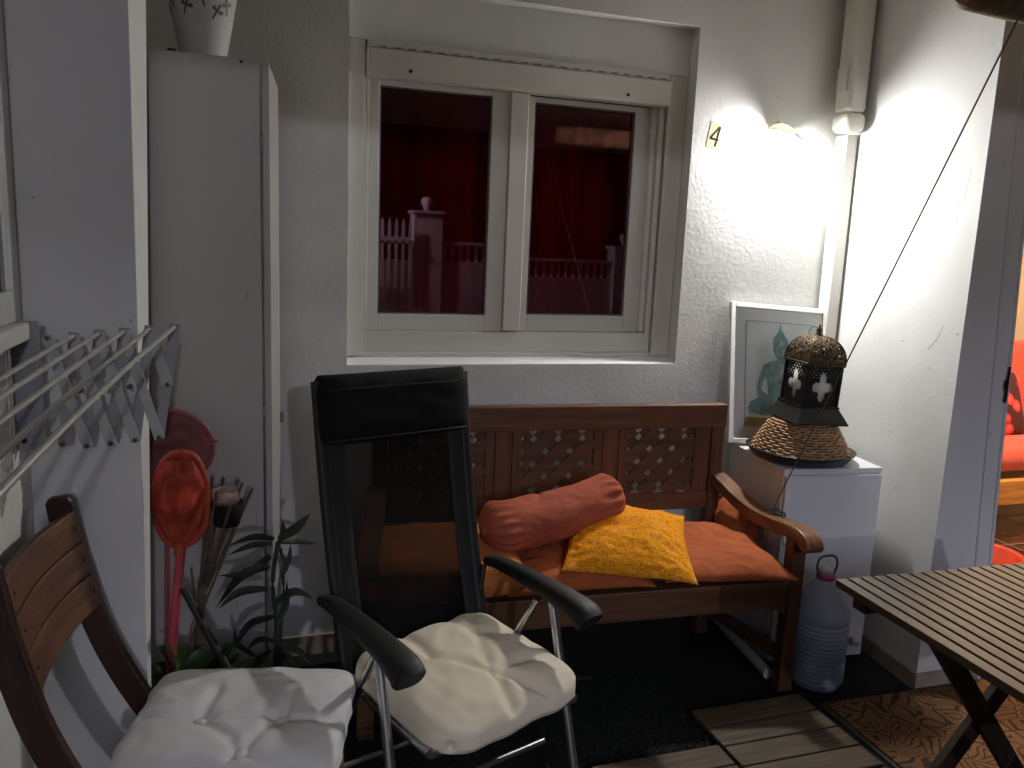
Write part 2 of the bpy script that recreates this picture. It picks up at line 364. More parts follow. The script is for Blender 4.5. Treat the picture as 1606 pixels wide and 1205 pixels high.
# ================================================================== WINDOW
wn = thing('window', 'white framed sliding window with red curtain in the wall recess', 'window', (0, 0, 0))
fr = MB(); fr.box(RX0+.002, .378, 2.885, 2.99, RZ0+.027, 2.157); fr.box(1.522, RX1-.002, 2.885, 2.99, RZ0+.024, 2.157)
fr.build('shutter_guide', 'pvc', wn, bevel=.003)
fr = MB(); fr.box(.380, 1.517, 2.90, 2.99, 1.10, 1.176); fr.box(.3805, .3935, 2.898, 2.99, 1.1765, 2.04); fr.box(1.495, 1.5165, 2.898, 2.99, 1.1765, 2.04); fr.box(.370, 1.53, 2.892, 2.99, 1.086, 1.0995)
fr.build('frame', 'pvc', wn, bevel=.002)
fr = MB(); fr.box(.381, 1.517, 2.862, 2.93, 2.041, 2.130); fr.box(.385, 1.513, 2.87, 2.93, 2.131, 2.156)
sb = fr.build('shutter_box', 'pvc', wn, bevel=.004)
sl = MB()
for i in range(22):
    x = .42+i*.050; sl.box(x, x+.026, 2.867, 2.8695, 2.135, 2.139)
sl.build('slot', mat('slot', (.25, .24, .22), .8), sb)
for (a, b_) in ((644, 112), (985, 149)):
    q = at(a, b_, 2.862); MB().lathe([(0, 0), (.006, 0), (.006, .003), (0, .003)], 14, Mx=Matrix.Rotation(R(90), 4, 'X')).build('screw', 'blackm', sb, loc=(q.x, 2.8615, q.z))
def sash(x0, x1, gx0, gx1, y, z0, z1, gz0, gz1, tilt):
    s = MB(); s.box(x0, gx0, y, y+.03, z0, z1); s.box(gx1, x1, y, y+.03, z0, z1); s.box(gx0, gx1, y+.0005, y+.03, z0, gz0); s.box(gx0, gx1, y+.0005, y+.03, gz1, z1)
    o = s.build('sash', 'pvc', wn, bevel=.0025)
    g = MB(); a = .010
    g.box(gx0-.004, gx0+.006, y+.006, y+.012, gz0, gz1); g.box(gx1-.006, gx1+.004, y+.006, y+.012, gz0, gz1); g.box(gx0+.006, gx1-.006, y+.006, y+.012, gz0-.004, gz0+.006); g.box(gx0+.006, gx1-.006, y+.006, y+.012, gz1-.006, gz1+.004)
    g.build('gasket', mat('gasket', (.10, .10, .10), .6), o)
    t = math.tan(tilt)*(gz1-gz0)/2
    p = MB().add([(gx0, y+.016-t, gz0), (gx1, y+.016-t, gz0), (gx1, y+.016+t, gz1), (gx0, y+.016+t, gz1)], [(0, 1, 2, 3)])
    p.build('pane', glass_pane('window_glass', 2.1, (.85, .75, .75), (1, .58, .70)), o)
    return o
sash(.394, .898, .432, .833, 2.905, 1.177, 2.040, 1.238, 2.020, R(0))
s2 = sash(.899, 1.494, 1.005, 1.412, 2.935, 1.177, 2.040, 1.240, 2.020, R(.55))
MB().box(.900, .968, 2.893, 2.934, 1.182, 2.040).build('meeting_stile', 'pvc', s2, bevel=.004)
MB().box(1.475, 1.4935, 2.915, 2.934, 1.18, 2.04).build('seal', 'paint_white', s2, bevel=.002)
# red curtain indoors
cu = MB().grid(lambda u, v: (.30+u*1.35, 3.10+.012*math.sin(u*70)+.008*math.sin(u*31+1), 1.0+v*1.2), 140, 4)
tag(cu.build('red_curtain', 'red_room', solid=.002), 'dark red curtain hanging behind the window panes', 'curtain')
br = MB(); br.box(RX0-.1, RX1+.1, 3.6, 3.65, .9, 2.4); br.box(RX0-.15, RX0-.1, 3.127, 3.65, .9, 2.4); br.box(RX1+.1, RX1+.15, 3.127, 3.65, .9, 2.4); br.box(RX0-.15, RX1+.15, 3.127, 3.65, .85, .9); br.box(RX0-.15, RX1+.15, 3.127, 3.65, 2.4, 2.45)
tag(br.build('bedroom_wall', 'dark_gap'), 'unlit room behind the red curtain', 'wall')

# ================================================================== PIPES
dt = thing('cable_duct', 'wide white pipe cover high in the corner', 'pipe cover', (2.232, 2.74, 1.98))
def prof(w0, d0, z0, z1, nm, bev=.02, mt='duct'):
    return MB().box(-w0/2, w0/2, -d0/2, d0/2, z0, z1).build(nm, mt, dt, bevel=bev, segs=4)
prof(.084, .09, .081, .575, 'cover', .016)
prof(.096, .10, .005, .080, 'end_cap', .026)
MB().box(-.052, -.0425, -.025, .03, .155, .245).build('clip', 'duct', dt, bevel=.003)
cp = MB().box(-.026, .026, -.02, .045, 0, 1.98).build('corner_pipe', 'pvc', loc=(2.262, 2.765, 0), bevel=.004); tag(cp, 'narrow white conduit running down the corner to the floor', 'pipe')

# ================================================================== WALL LAMP
LP = V((1.965, YB, 1.965))
lp = thing('wall_lamp', 'lit white spotlight lamp fixed to the wall beside the number plate', 'lamp', LP)
MB().lathe([(0, 0), (.046, 0), (.046, .001), (.040, .0018), (0, .002)], 28, Mx=Matrix.Rotation(R(90), 4, 'X')).build('wall_plate', 'paint_white', lp)
MB().loft([(0, -.003, .030), (0, -.010, .046), (0, -.030, .044)], .007).build('arm', 'paint_white', lp)
tiltm = Matrix.Translation((-.002, -.074, .008)) @ Matrix.Rotation(R(-17), 4, 'X') @ Matrix.Rotation(R(20), 4, 'Y')
# head: dome shade opening down, just clear of the wall
m, nt, b = nodes('translucent_shade'); N = nt.nodes.new; L = nt.links
b.inputs['Base Color'].default_value = (.85, .84, .80, 1); b.inputs['Roughness'].default_value = .35
tl = N('ShaderNodeBsdfTranslucent'); tl.inputs[0].default_value = (.9, .86, .78, 1); mx = N('ShaderNodeMixShader'); mx.inputs[0].default_value = .14
L.new(b.outputs[0], mx.inputs[1]); L.new(tl.outputs[0], mx.inputs[2]); L.new(mx.outputs[0], nt.nodes['Material Output'].inputs[0]); M['shade'] = m
def ell(mb, rx, ry, rz, c, v0, v1, n=32, k=14, tilt=0):
    Mt = Matrix.Translation(c) @ Matrix.Rotation(tilt, 4, 'Y') @ Matrix.Diagonal((rx, ry, rz, 1))
    pr = [(math.cos(a), math.sin(a)) for a in [v0+(v1-v0)*i/k for i in range(k+1)]]
    return mb.lathe(pr, n, Mx=Mt, cap=False)
gc = (0, -.0335, -.004)
ell(MB(), .054, .0315, .036, gc, -math.pi/2, math.pi/2).build('bulb', emis('lamp_glass', (1.0, .985, .95), 1040), lp, weld=True)
ell(MB(), .062, .0375, .044, (0, -.038, -.004), R(4), math.pi/2, tilt=R(9)).build('shade', M['shade'], lp, weld=True, solid=.0015)
MB().loft([(.056, -.04, .004), (.078, -.042, -.010), (.100, -.044, -.018)], [.012, .010, .006]).build('knob', M['shade'], lp)

# house number
nm = thing('number_plate', 'small cream plate with the number 4 on the wall', 'sign', (1.697, YB-.0004, 1.944), rot=(0, R(9), 0))
MB().box(-.0285, .0285, -.0004, .0010, -.048, .048).build('plate', mat('cream_tile', (.60, .56, .36), .6, var=.05), nm, bevel=0)
f4 = lambda a, b, t: (a, t, b)
d4 = MB()
d4.prism([(.004, -.040), (.013, -.040), (.0185, .036), (.009, .036)], -.00065, -.0003, f4)
d4.prism([(-.0205, -.018), (.019, -.018), (.019, -.0095), (-.0205, -.0095)], -.00075, -.0003, f4)
d4.prism([(-.0205, -.0095), (-.0115, -.0095), (.0165, .036), (.008, .036)], -.00070, -.0003, f4)
d4.build('digit', mat('ink', (.02, .018, .006), .7, spec=.1), nm)

# ================================================================== TALL CABINET
CY = 2.36
tc_ = thing('tall_cabinet', 'tall white utility cabinet with its door ajar', 'cabinet', (0, 0, 0))
c = MB(); c.box(-.284, .030, CY, CY+.018, .02, 1.955); c.box(-.284, .030, CY+.35, CY+.368, .02, 1.955); c.box(-.284, .030, CY+.018, CY+.35, 1.937, 1.955); c.box(-.284, .030, CY+.018, CY+.35, .02, .04); c.box(-.284, -.27, CY+.018, CY+.35, .04, 1.937)
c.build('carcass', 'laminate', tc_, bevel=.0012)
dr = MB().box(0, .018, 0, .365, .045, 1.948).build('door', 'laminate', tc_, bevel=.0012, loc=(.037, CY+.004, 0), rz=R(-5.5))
MB().box(.019, .030, .338, .358, .895, .930).build('latch', mat('latch', (.28, .22, .16), .5, .3), dr, bevel=.002)
for (px, py) in ((378, 97),):
    q = at(px, py, CY); MB().lathe([(0, 0), (.004, 0), (.004, .002), (0, .002)], 12, Mx=Matrix.Rotation(R(90), 4, 'X')).build('screw', 'blackm', tc_, loc=(q.x, CY-.0002, q.z))
M['scuff'] = mat('scuff', (.30, .27, .24), .8, var=.3, vscale=60)
for (x_, z_, l_) in ((-.05, .42, .03), (-.12, .95, .015), (-.01, 1.32, .02), (.008, .66, .05), (-.17, 1.62, .012)):
    MB().bar((x_, CY-.0003, z_), (x_+.004, CY-.0003, z_+l_), .0006, .0016, up=V((1, 0, 0))).build('scratch', 'scuff', tc_)
for zz in (.22, 1.0, 1.74): MB().lathe([(0, -.022), (.004, -.022), (.004, .022), (0, .022)], 10).build('hinge', 'bracket', tc_, loc=(.0335, CY+.004, zz))
# pot on top
pt = thing('flower_pot', 'white tapered flower pot with dragonfly pattern on top of tall cabinet', 'pot', (-.114, 2.50, 1.9555))
MB().lathe([(0, 0), (.056, 0), (.058, .004), (.100, .235), (.104, .237), (.104, .252), (.094, .252), (.052, .012), (0, .012)], 40).build('body', mat('pot_white', (.70, .71, .70), .4, var=.06), pt)
M['motif'] = mat('motif', (.10, .095, .085), .5, var=.3, vscale=60)
for k, (ang, zc, tl) in enumerate(((-150, .150, .25), (-118, .128, -.4), (-88, .150, .3), (-62, .122, -.5), (-40, .14, .2), (-175, .12, 0), (20, .14, .3), (60, .12, -.3), (100, .15, .2), (140, .13, 0))):
    def sp(a, b, t, ang=R(ang), zc=zc, tl=tl):
        a2 = a*math.cos(tl)-b*math.sin(tl); b2 = a*math.sin(tl)+b*math.cos(tl)
        z = zc+b2; r = .0582+(z-.004)*.1818+.0004+t; th = ang+a2/r; return (r*math.cos(th), r*math.sin(th), z)
    mo = MB(); mo.prism([(-.0022, -.020), (.0022, -.020), (.003, .014), (.006, .018), (0, .024), (-.006, .018), (-.003, .014)], 0, .0006, sp)
    mo.prism([(.003, .006), (.014, .014), (.019, .008), (.013, .001), (.003, .002)], 0, .0005, sp)
    mo.prism([(-.003, .006), (-.012, .012), (-.016, .006), (-.011, .000), (-.003, .002)], 0, .0005, sp); mo.build('pattern', 'motif', pt)

tag(MB().lathe([(0, 0), (.009, 0), (.013, .006), (.011, .013), (0, .015)], 16).build('rubber_stopper', 'black_plastic', loc=(-.188, 2.41, 1.9555)), 'small black rubber stopper lying beside the flower pot', 'stopper')

# ================================================================== CLOTHES RACK
M['rivet'] = mat('rivet', (.09, .09, .10), .4, .6)
rk = thing('drying_rack', 'wall mounted folding drying rack with five metal rods', 'clothes rack', (-.462, 1.85, 1.18))
def loc(p): return V(p)-V((-.462, 1.85, 1.18))
RDIR = ray(491, 295); RDIR = -RDIR/RDIR.y if RDIR.y > 0 else RDIR   # towards the camera, unit in -y
T = [at(76, 528, 1.85), at(117, 526, 1.85), at(156, 522, 1.85), at(195, 519, 1.85), at(235, 515, 1.85), at(274, 512, 1.85)]
B = [at(84, 680, 1.85), at(100, 694, 1.85), at(138, 696, 1.85), at(175, 692, 1.85), at(213, 687, 1.85), at(250, 683, 1.85)]
def scis(off, dirv):
    o = dirv*off
    for k in range(5):
        a, b = T[k], (B[k+2] if k+2 <= 5 else None)
        if b is None:
            a, b = T[4], T[4].lerp(at(290, 683, 1.85), .5)
        MB().bar(loc(a)+o+V((0, -.010, -.004)), loc(b)+o+V((0, -.010, 0)), .004, .021, up=(b-a).cross(V((0, 1, 0))).normalized(), ext=.006).build('scissor_arm', 'steel_white', rk, bevel=.0015)
    for k in range(1, 6):
        a, b = T[k], B[k]
        MB().bar(loc(a)+o+V((0, -.002, 0)), loc(b)+o+V((0, -.002, 0)), .004, .021, up=(b-a).cross(V((0, 1, 0))).normalized(), ext=.006).build('scissor_arm', 'bracket', rk, bevel=.0015)
    rv = [loc(q)+o for k in range(6) for q in (T[k], B[k])] + [loc(T[4].lerp(at(290, 683, 1.85), .5))+o] + [loc((T[k]+B[k]+T[k]+B[k+2])/4)+o for k in range(1, 4)]
    for q in rv: MB().loft([q+V((0, -.016, -.002)), q+V((0, .003, -.002))], .005, n=10).build('rivet', M['rivet'], rk)
    pl = MB(); a = loc(at(58, 506, 1.85)); b = loc(at(96, 706, 1.85))
    pl.box(.002, .052, .004, .007, -.140, .128); pl.box(.0, .003, -.03, .004, -.140, .128)
    pb = pl.build('wall_bracket', 'bracket', rk, bevel=.001, loc=o)
    for zz in (.11, -.12):
        MB().lathe([(0, 0), (.006, 0), (.006, .003), (0, .003)], 12, Mx=Matrix.Rotation(R(90), 4, 'X')).build('bolt', 'blackm', pb, loc=(.014, .004, zz))
scis(0, V((0, 0, 0)))
for k in range(1, 6):
    pts = []
    for i in range(13):
        t = 1.36*i/12; sag = .012*(1 if k == 5 else .3)*math.sin(math.pi*i/12)
        pts.append(loc(T[k])+RDIR*t*1.0+V((0, -.02, sag)))
    MB().loft(pts, .0048, n=12).build('rod', 'rod', rk)
o_ = RDIR*1.36
for k in range(1, 6): MB().bar(loc(T[k])+o_, loc(B[k])+o_, .004, .021, up=V((1, 0, 0))).build('scissor_arm', 'steel_white', rk)
for k in range(0, 4): MB().bar(loc(T[k])+o_+V((0, -.008, 0)), loc(B[k+2])+o_+V((0, -.008, 0)), .004, .021, up=V((1, 0, 0))).build('scissor_arm', 'steel_white', rk)

# ================================================================== WOODEN CHAIR (left) + cushion
ch = thing('folding_chair', 'brown wooden folding chair with plank backrest by the left wall', 'chair', (-.037, 1.66, 0), R(-6.4))
def stile(v):
    pts = [(-.385, .925), (-.375, .86), (-.352, .75), (-.310, .60), (-.235, .44), (-.12, .27), (.02, .10), (.10, 0)]
    P = smooth_pts([V((a, v, z)) for a, z in pts], 5)
    m = MB(); vs = []; w = .027; h = .0125
    for i, q in enumerate(P):
        t = (P[min(i+1, len(P)-1)]-P[max(i-1, 0)]).normalized(); nrm = t.cross(V((0, 1, 0))).normalized()
        ww = w*(.75 if i < 1 else 1)
        for (a, b) in ((-ww, -h), (ww, -h), (ww, h), (-ww, h)): vs.append(q+nrm*a+V((0, b, 0)))
    k = len(P); fs = [(i*4+j, i*4+(j+1) % 4, (i+1)*4+(j+1) % 4, (i+1)*4+j) for i in range(k-1) for j in range(4)]
    fs += [(3, 2, 1, 0), tuple((k-1)*4+j for j in range(4))]
    return m.add(vs, fs)
for v in (-.19, .19): stile(v).build('stile', 'stile_wood', ch, bevel=.004)
for k in range(3):      # three back planks
    z0 = .895-.072*k-.068; z1 = z0+.068
    def xz(z): 
        pts = [(.925, -.385), (.86, -.375), (.75, -.352), (.60, -.310), (.44, -.235)]
        for (za, xa), (zb, xb) in zip(pts, pts[1:]):
            if zb <= z <= za: return xa+(xb-xa)*(za-z)/(za-zb)
        return -.385
    a, b = xz(z0)+.029, xz(z1)+.029
    pl = MB(); y0, y1 = -.185, .185
    for j in range(8):
        t0, t1 = j/8, (j+1)/8
        cv = lambda t: -.018*math.sin(math.pi*t)
        ya, yb = y0+(y1-y0)*t0, y0+(y1-y0)*t1
        pl.add([(a+cv(t0), ya, z0), (a+cv(t1), yb, z0), (b+cv(t1), yb, z1), (b+cv(t0), ya, z1), (a+cv(t0)-.016, ya, z0), (a+cv(t1)-.016, yb, z0), (b+cv(t1)-.016, yb, z1), (b+cv(t0)-.016, ya, z1)],
               [(0, 1, 2, 3), (5, 4, 7, 6), (0, 4, 5, 1), (3, 2, 6, 7)] + ([(0, 3, 7, 4)] if j == 0 else []) + ([(1, 5, 6, 2)] if j == 7 else []))
    po = pl.build('back_plank', 'chair_wood', ch, weld=True, bevel=.003)
    for yy in (-.165, .165): MB().lathe([(0, 0), (.0045, 0), (.0045, .002), (0, .002)], 10, Mx=Matrix.Translation(((a+b)/2-.004, yy, (z0+z1)/2)) @ Matrix.Rotation(R(90), 4, 'Y')).build('screw', 'blackm', po)
for v in (-.165, .165):
    MB().bar((.20, v, .40), (-.30, v, 0), .022, .045, up=V((0, 0, 1))).build('leg', 'stile_wood', ch, bevel=.004)
ss = MB()
for k in range(6): ss.box(-.21+k*.074, -.21+k*.074+.062, -.20, .20, .395, .413)
ss.build('seat', 'chair_wood', ch, bevel=.003)
for _y in (-.152, .13): MB().box(-.2, .22, _y, _y+.022, .355, .394).build('seat_rail', 'stile_wood', ch, bevel=.003)

def seg_d(p, a, b):
    ab = b-a; t = max(0, min(1, (p-a).dot(ab)/ab.length_squared)); return (p-a-ab*t).length
def tufted(w, d, h, buttons, creases, n=110, seed=3, wr=.004, corner=.55, low=.5, sig=.030, dip=.75, csig=.011, cdep=.22, bell=.42):
    mb = MB()
    def top(a, b):
        e = max(0, 1-abs(a)**3.2)*max(0, 1-abs(b)**3.2)
        z = h*e**bell
        P = V((a*w/2, b*d/2))
        for q in buttons: z -= h*dip*math.exp(-((P-q).length/sig)**2)*min(1, e*2)
        z -= h*cdep*max([s*math.exp(-(seg_d(P, q, r)/csig)**2) for (q, r, s) in creases]+[0])*min(1, e*3)
        z += wr*(noise.noise(V((a*2.4+seed, b*2.4, 1.7)))+.5*noise.noise(V((a*6, b*6+seed, 4.))))*min(1, e*2)
        return z
    def mp(a, b):
        # pinch sides, round the corners
        k = .035; x = a*(1-k*(1-abs(b)**2)*abs(a)**3); y = b*(1-k*(1-abs(a)**2)*abs(b)**3)
        cc = corner*.16*(abs(a)**6)*(abs(b)**6); x *= 1-cc; y *= 1-cc
        wob = .008*noise.noise(V((a*3, b*3, seed)))
        return x*w/2+wob, y*d/2+wob
    def ft(u, v):
        a, b = u*2-1, v*2-1; x, y = mp(a, b); return (x, y, max(top(a, b), 0))
    def fb(u, v):
        a, b = u*2-1, v*2-1; x, y = mp(a, b); e = max(0, 1-abs(a)**3.2)*max(0, 1-abs(b)**3.2); return (x, y, -h*low*e**bell)
    mb.grid(ft, n, n); mb.grid(fb, n//2, n//2); 
    return mb, top
def cushion(name, label, loc_, rz, w, d, h, mt, buttons, extra=(), tilt=(0, 0), low=.35, **kw):
    cr = []
    bt = [V(q) for q in buttons]
    for i, q in enumerate(bt):
        for r2 in bt[i+1:]:
            if (q-r2).length < .19: cr.append((q, r2, .8))
    for q, r2, s in extra: cr.append((V(q), V(r2), s))
    mb, top = tufted(w, d, h, bt, cr, low=low, **kw)
    o = thing(name, label, 'cushion', loc_, rot=(tilt[0], tilt[1], rz))
    # edge piping
    n = 40; pts = []
    mb.build('cover', mt, o, weld=False)
    for q in bt:
        z = top(q.x/(w/2), q.y/(d/2))
        MB().lathe([(0, .007), (.009, .006), (.0135, .003), (.014, 0), (.012, -.004)], 18, c=(q.x, q.y, z+.004)).build('button', 'button', o)
    return o
# cushion axes: local x = forward, y = lateral
def cl_(px, py):
    q = atz(px, py, .483)-V((-.026, 1.730, 0)); a = R(13); return (q.x*math.cos(a)-q.y*math.sin(a), q.x*math.sin(a)+q.y*math.cos(a))
B5 = [cl_(313, 1123), cl_(443, 1123), cl_(378, 1167), cl_(448, 1212), cl_(290, 1216)]
EX = [(B5[0], (B5[0][0]-.13, B5[0][1]+.01), .6), (B5[0], (B5[0][0]+.012, B5[0][1]+.10), .9), (B5[1], (B5[1][0]+.005, B5[1][1]+.10), .9), (B5[1], (B5[1][0]+.14, B5[1][1]-.01), .5),
      (B5[3], (B5[3][0]+.12, B5[3][1]+.01), .6), (B5[4], (B5[4][0]-.11, B5[4][1]+.01), .7)]
cushion('seat_cushion', 'grey white buttoned seat cushion on the wooden chair', (-.026, 1.730, .43), R(-13), .475, .385, .060, 'grey_canvas', B5, EX, low=.22, corner=.5, seed=5, wr=.006, dip=.20, sig=.032, cdep=.20, csig=.013, bell=.30)

# ================================================================== RECLINER
rc = thing('recliner', 'black high backed folding recliner with chrome legs before the bench', 'chair', (.478, 1.85, 0), R(19))
# local: x = right as seen, -y = forward
BY0, BZ0, BY1, BZ1 = .165, .40, .335, 1.135
def bp(t, x, off=0):   # point on the back panel
    n_ = V((0, -(BZ1-BZ0), (BY1-BY0))).normalized()
    curve = .018*math.sin(t*math.pi)
    return V((x, BY0+(BY1-BY0)*t, BZ0+(BZ1-BZ0)*t)) + n_*(off-curve)
for s in (-1, 1):
    w_ = [.212+.008*t/10 for t in range(11)]
    MB().loft([bp(t/10, s*w_[t]) for t in range(11)], .017, .013, n=14, power=3).build('back_frame', 'black_plastic', rc)
ml = MB().grid(lambda u, v: bp(.0+v*.93, (u*2-1)*.206, .010*math.cos((u*2-1)*1.5)-.004), 20, 30)
ml.build('mesh_back', 'black_mesh', rc, solid=.0015)
# edge sleeves
for s in (-1, 1):
    MB().grid(lambda u, v: bp(v*.93, s*(.156+u*.062), .009), 4, 20).build('side_band', mat('side_band', (.009, .009, .009), .7, trans=.10), rc, solid=.0015)
# head pillow sleeve
hp = MB()
def hpf(sg):
    def f(u, v):
        a = u*2-1; t = .775+v*.245
        e = (1-abs(a)**8)**.5*(1-abs(v*2-1)**4)**.5
        wv = .003*noise.noise(V((a*3, v*5, 2)))
        return bp(t, a*(.238-.004*(1-v))*(1-.075*max(0, (v-.72)/.28)**2.5), sg*.030*e+wv+.003)
    return f
hp.grid(hpf(1), 40, 24); hp.grid(hpf(-1), 40, 24); hp.build('head_pillow', 'black_fabric', rc, weld=True)
hs = MB()
for tt in (.79, .965):
    hs.loft([bp(tt, a*.230, .030*(1-abs(a)**8)**.5+.0015) for a in [i/10 for i in range(-10, 11)]], .0022, n=6)
hs.build('seam', 'black_plastic', rc)
# crossbar behind mesh
MB().loft([bp(.06, -.20, -.02), bp(.06, 0, -.03), bp(.06, .20, -.02)], .010).build('crossbar', 'black_plastic', rc)
# seat frame and sling
for s in (-1, 1):
    MB().loft([(s*.205, .18, .395), (s*.205, 0, .385), (s*.205, -.235, .405)], .012).build('seat_rail', 'alu', rc)
MB().loft([(-.205, -.235, .405), (.205, -.235, .405)], .012).build('seat_rail', 'alu', rc)
MB().grid(lambda u, v: ((u*2-1)*.20, -.235+v*.42, .392-.012*math.sin(math.pi*v)*math.sin(math.pi*u)), 10, 14).build('seat_sling', 'black_fabric', rc, solid=.002)
for s in (-1, 1):
    ax = s*.255
    P = smooth_pts([(ax, .215, .595), (ax, .16, .607), (ax, .05, .612), (ax, -.07, .612), (ax, -.16, .608), (ax, -.205, .600), (ax, -.226, .586)], 5)
    k = len(P); rx = []; ry = []
    for i in range(k):
        t = i/(k-1); rx.append(.018+.020*min(1, t*1.3) - (.005 if i == k-1 else 0)); ry.append(.014+.016*min(1, t*1.2) + .012*max(0, t-.75))
    MB().loft(P, rx, ry, n=18, power=2.8, up=V((0, 0, 1))).build('armrest', 'black_plastic', rc, bevel=.004)
    fx = ax-s*.002
    MB().loft([(fx, -.080, .585), (fx+s*.004, -.165, .28), (fx+s*.008, -.235, .012)], .0125, .0105, n=14).build('leg', 'alu', rc)
    MB().loft([(fx+s*.008, -.233, .022), (fx+s*.008, -.238, 0)], .016, n=12).build('foot', 'black_plastic', rc)
    fx2 = ax-s*.024
    MB().loft([(fx2, -.045, .585), (fx2, .13, .30), (fx2, .30, .012)], .010, n=12).build('leg', 'alu', rc)
    MB().loft([(fx2, .288, .03), (fx2, .305, 0)], .014, n=12).build('foot', 'black_plastic', rc)
    MB().loft([(fx2-s*.0, .205, .590), (s*.215, .195, .52)], .009).build('hinge', 'black_plastic', rc)
MB().loft([(-.255, -.218, .075), (.255, -.218, .075)], .009).build('stretcher', 'alu', rc)
MB().loft([(-.23, .255, .075), (.23, .255, .075)], .009).build('stretcher', 'alu', rc)
MB().loft([(-.215, -.12, .22), (.215, -.12, .22)], .008).build('stretcher', 'alu', rc)
BM = [(-.075, .055), (.085, .070), (.010, -.075)]
EX = [(BM[0], (-.05, .22), .8), (BM[0], (-.22, .10), .6), (BM[1], (.10, .22), .7), (BM[1], (.22, .05), .6), (BM[2], (-.03, -.22), 1.2), (BM[2], (.09, -.21), 1.0), (BM[2], (.2, -.10), .6), (BM[0], BM[2], .8), (BM[1], BM[2], .6)]
cushion('seat_cushion', 'cream tufted seat cushion on the black recliner', (.500, 1.795, .430), R(25), .470, .440, .070, 'cream', [], EX, low=.45, corner=1.4, seed=12, wr=.008, tilt=(R(4), 0), csig=.018, cdep=.24, bell=.34)

# ================================================================== BENCH
bn = thing('garden_bench', 'brown wooden garden bench with lattice backrest under the window', 'bench', (1.787, 2.172, 0), R(-3))
BL = 1.50; BD = .50
for x in (-.052, -BL):
    MB().box(x, x+.052, 0, .050, 0, .585).build('leg', 'bench_v', bn, bevel=.004)
    xb = x+(-.082 if x > -.5 else .082); MB().box(xb, xb+.050, BD-.045, BD, 0, .925).build('leg', 'bench_v', bn, bevel=.004)
# apron with curved brackets
ap = MB(); z1 = .396
pr = [(-.0525, z1), (-.0525, .275)] + [(-.0525-.075*(1-math.cos(t*math.pi/16)) , .275+.037*math.sin(t*math.pi/16)) for t in range(1, 9)] + [(-BL+.0525+.075*(1-math.cos(t*math.pi/16)), .275+.037*math.sin(t*math.pi/16)) for t in range(8, 0, -1)] + [(-BL+.0525, .275), (-BL+.0525, z1)]
ap.prism(pr, .010, .034, lambda a, b, t: (a, t, b)); ap.build('front_apron', 'bench', bn, bevel=.002)
MB().box(-BL+.0525, -.0525, BD-.035, BD-.012, .31, .395).build('rear_apron', 'bench', bn)
for x in (-.052, -BL+.052): MB().bar((x, .051, .36), (x+(-.06 if x > -.5 else .06), BD-.046, .36), .022, .060).build('side_rail', 'bench', bn)
for x in (-.030, -BL+.03): MB().bar((x, .051, .122), (x+(-.08 if x > -.5 else .08), BD-.046, .122), .022, .045).build('side_stretcher', 'bench', bn, bevel=.002)
se = MB()
for k in range(6): se.box(-BL+.0535, -.0535, -.004+k*.079, -.004+k*.079+.066, .397, .418)
se.build('seat', 'bench', bn, bevel=.004)
yb0, yb1 = BD-.040, BD-.012
MB().box(-BL+.081, -.079, yb0-.006, yb1+.012, .845, .935).build('top_rail', 'bench', bn, bevel=.004)
MB().box(-BL+.133, -.1345, yb0, yb1, .525, .592).build('lower_rail', 'bench', bn, bevel=.003)
PW = .275; 
uprights = []; lats = []
inner0, inner1 = -BL+.1340, -.1345
per = (inner1-inner0)/3
for k in range(3):
    c0 = inner0+per*(k+.5); lats.append((c0-PW/2, c0+PW/2))
xs = []
for k in range(3):
    a, b = lats[k]
    xs += [(a-.036, a), (b, b+.036)]
for a, b in ((inner0+.002, inner0+.036), (inner1-.036, inner1-.002)): xs.append((a, b))
for k in range(2):
    m_ = inner0+per*(k+1); xs.append((m_-.032, m_+.032))
for a, b in xs: MB().box(a+.001, b-.001, yb0+.004, yb1-.004, .593, .844).build('upright', 'bench_v', bn, bevel=.002)
def clipseg(p, d, x0, x1, z0, z1):
    t0, t1 = -9, 9
    for q, dd, lo, hi in ((p[0], d[0], x0, x1), (p[1], d[1], z0, z1)):
        a, b = (lo-q)/dd, (hi-q)/dd
        if a > b: a, b = b, a
        t0 = max(t0, a); t1 = min(t1, b)
    return (t0, t1) if t1-t0 > .01 else None
for (a, b) in lats:
    for dz, yy in ((1, yb0+.008), (-1, yb0+.0145)):
        lm = MB(); s_ = .0665*math.sqrt(2)
        for i in range(-6, 8):
            cx = (a+b)/2+(i+.5)*s_*1.0; cz = .7185
            r2 = clipseg((cx, cz), (.7071, .7071*dz), a+.002, b-.002, .594, .843)
            if not r2: continue
            p0 = V((cx+.7071*r2[0], yy, cz+.7071*dz*r2[0])); p1 = V((cx+.7071*r2[1], yy, cz+.7071*dz*r2[1]))
            lm.bar(p0, p1, .006, .045, up=(p1-p0).cross(V((0, 1, 0))).normalized(), ext=-.002)
        lm.build('lattice', 'lattice', bn)
# scroll arms
def armp(x0):
    topc = [(BD-.046, .668), (.38, .645), (.30, .618), (.20, .600), (.10, .600), (.02, .606), (-.04, .600), (-.075, .578), (-.085, .555)]
    botc = [(-.072, .540), (-.04, .545), (.0, .560), (.10, .556), (.20, .556), (.30, .574), (.38, .601), (BD-.046, .625)]
    tp = [(q.x, q.y) for q in smooth_pts([V((a, b, 0)) for a, b in topc], 4)]; bt = [(q.x, q.y) for q in smooth_pts([V((a, b, 0)) for a, b in botc], 4)]
    return MB().prism(tp+bt, x0, x0+.062, lambda a, b, t: (t-(.080 if x0 > -.5 else -.080)*max(0, a)/BD, a, b))
armp(-.058).build('armrest', 'arm_wood', bn, bevel=.004); armp(-BL-.004).build('armrest', 'arm_wood', bn, bevel=.004)

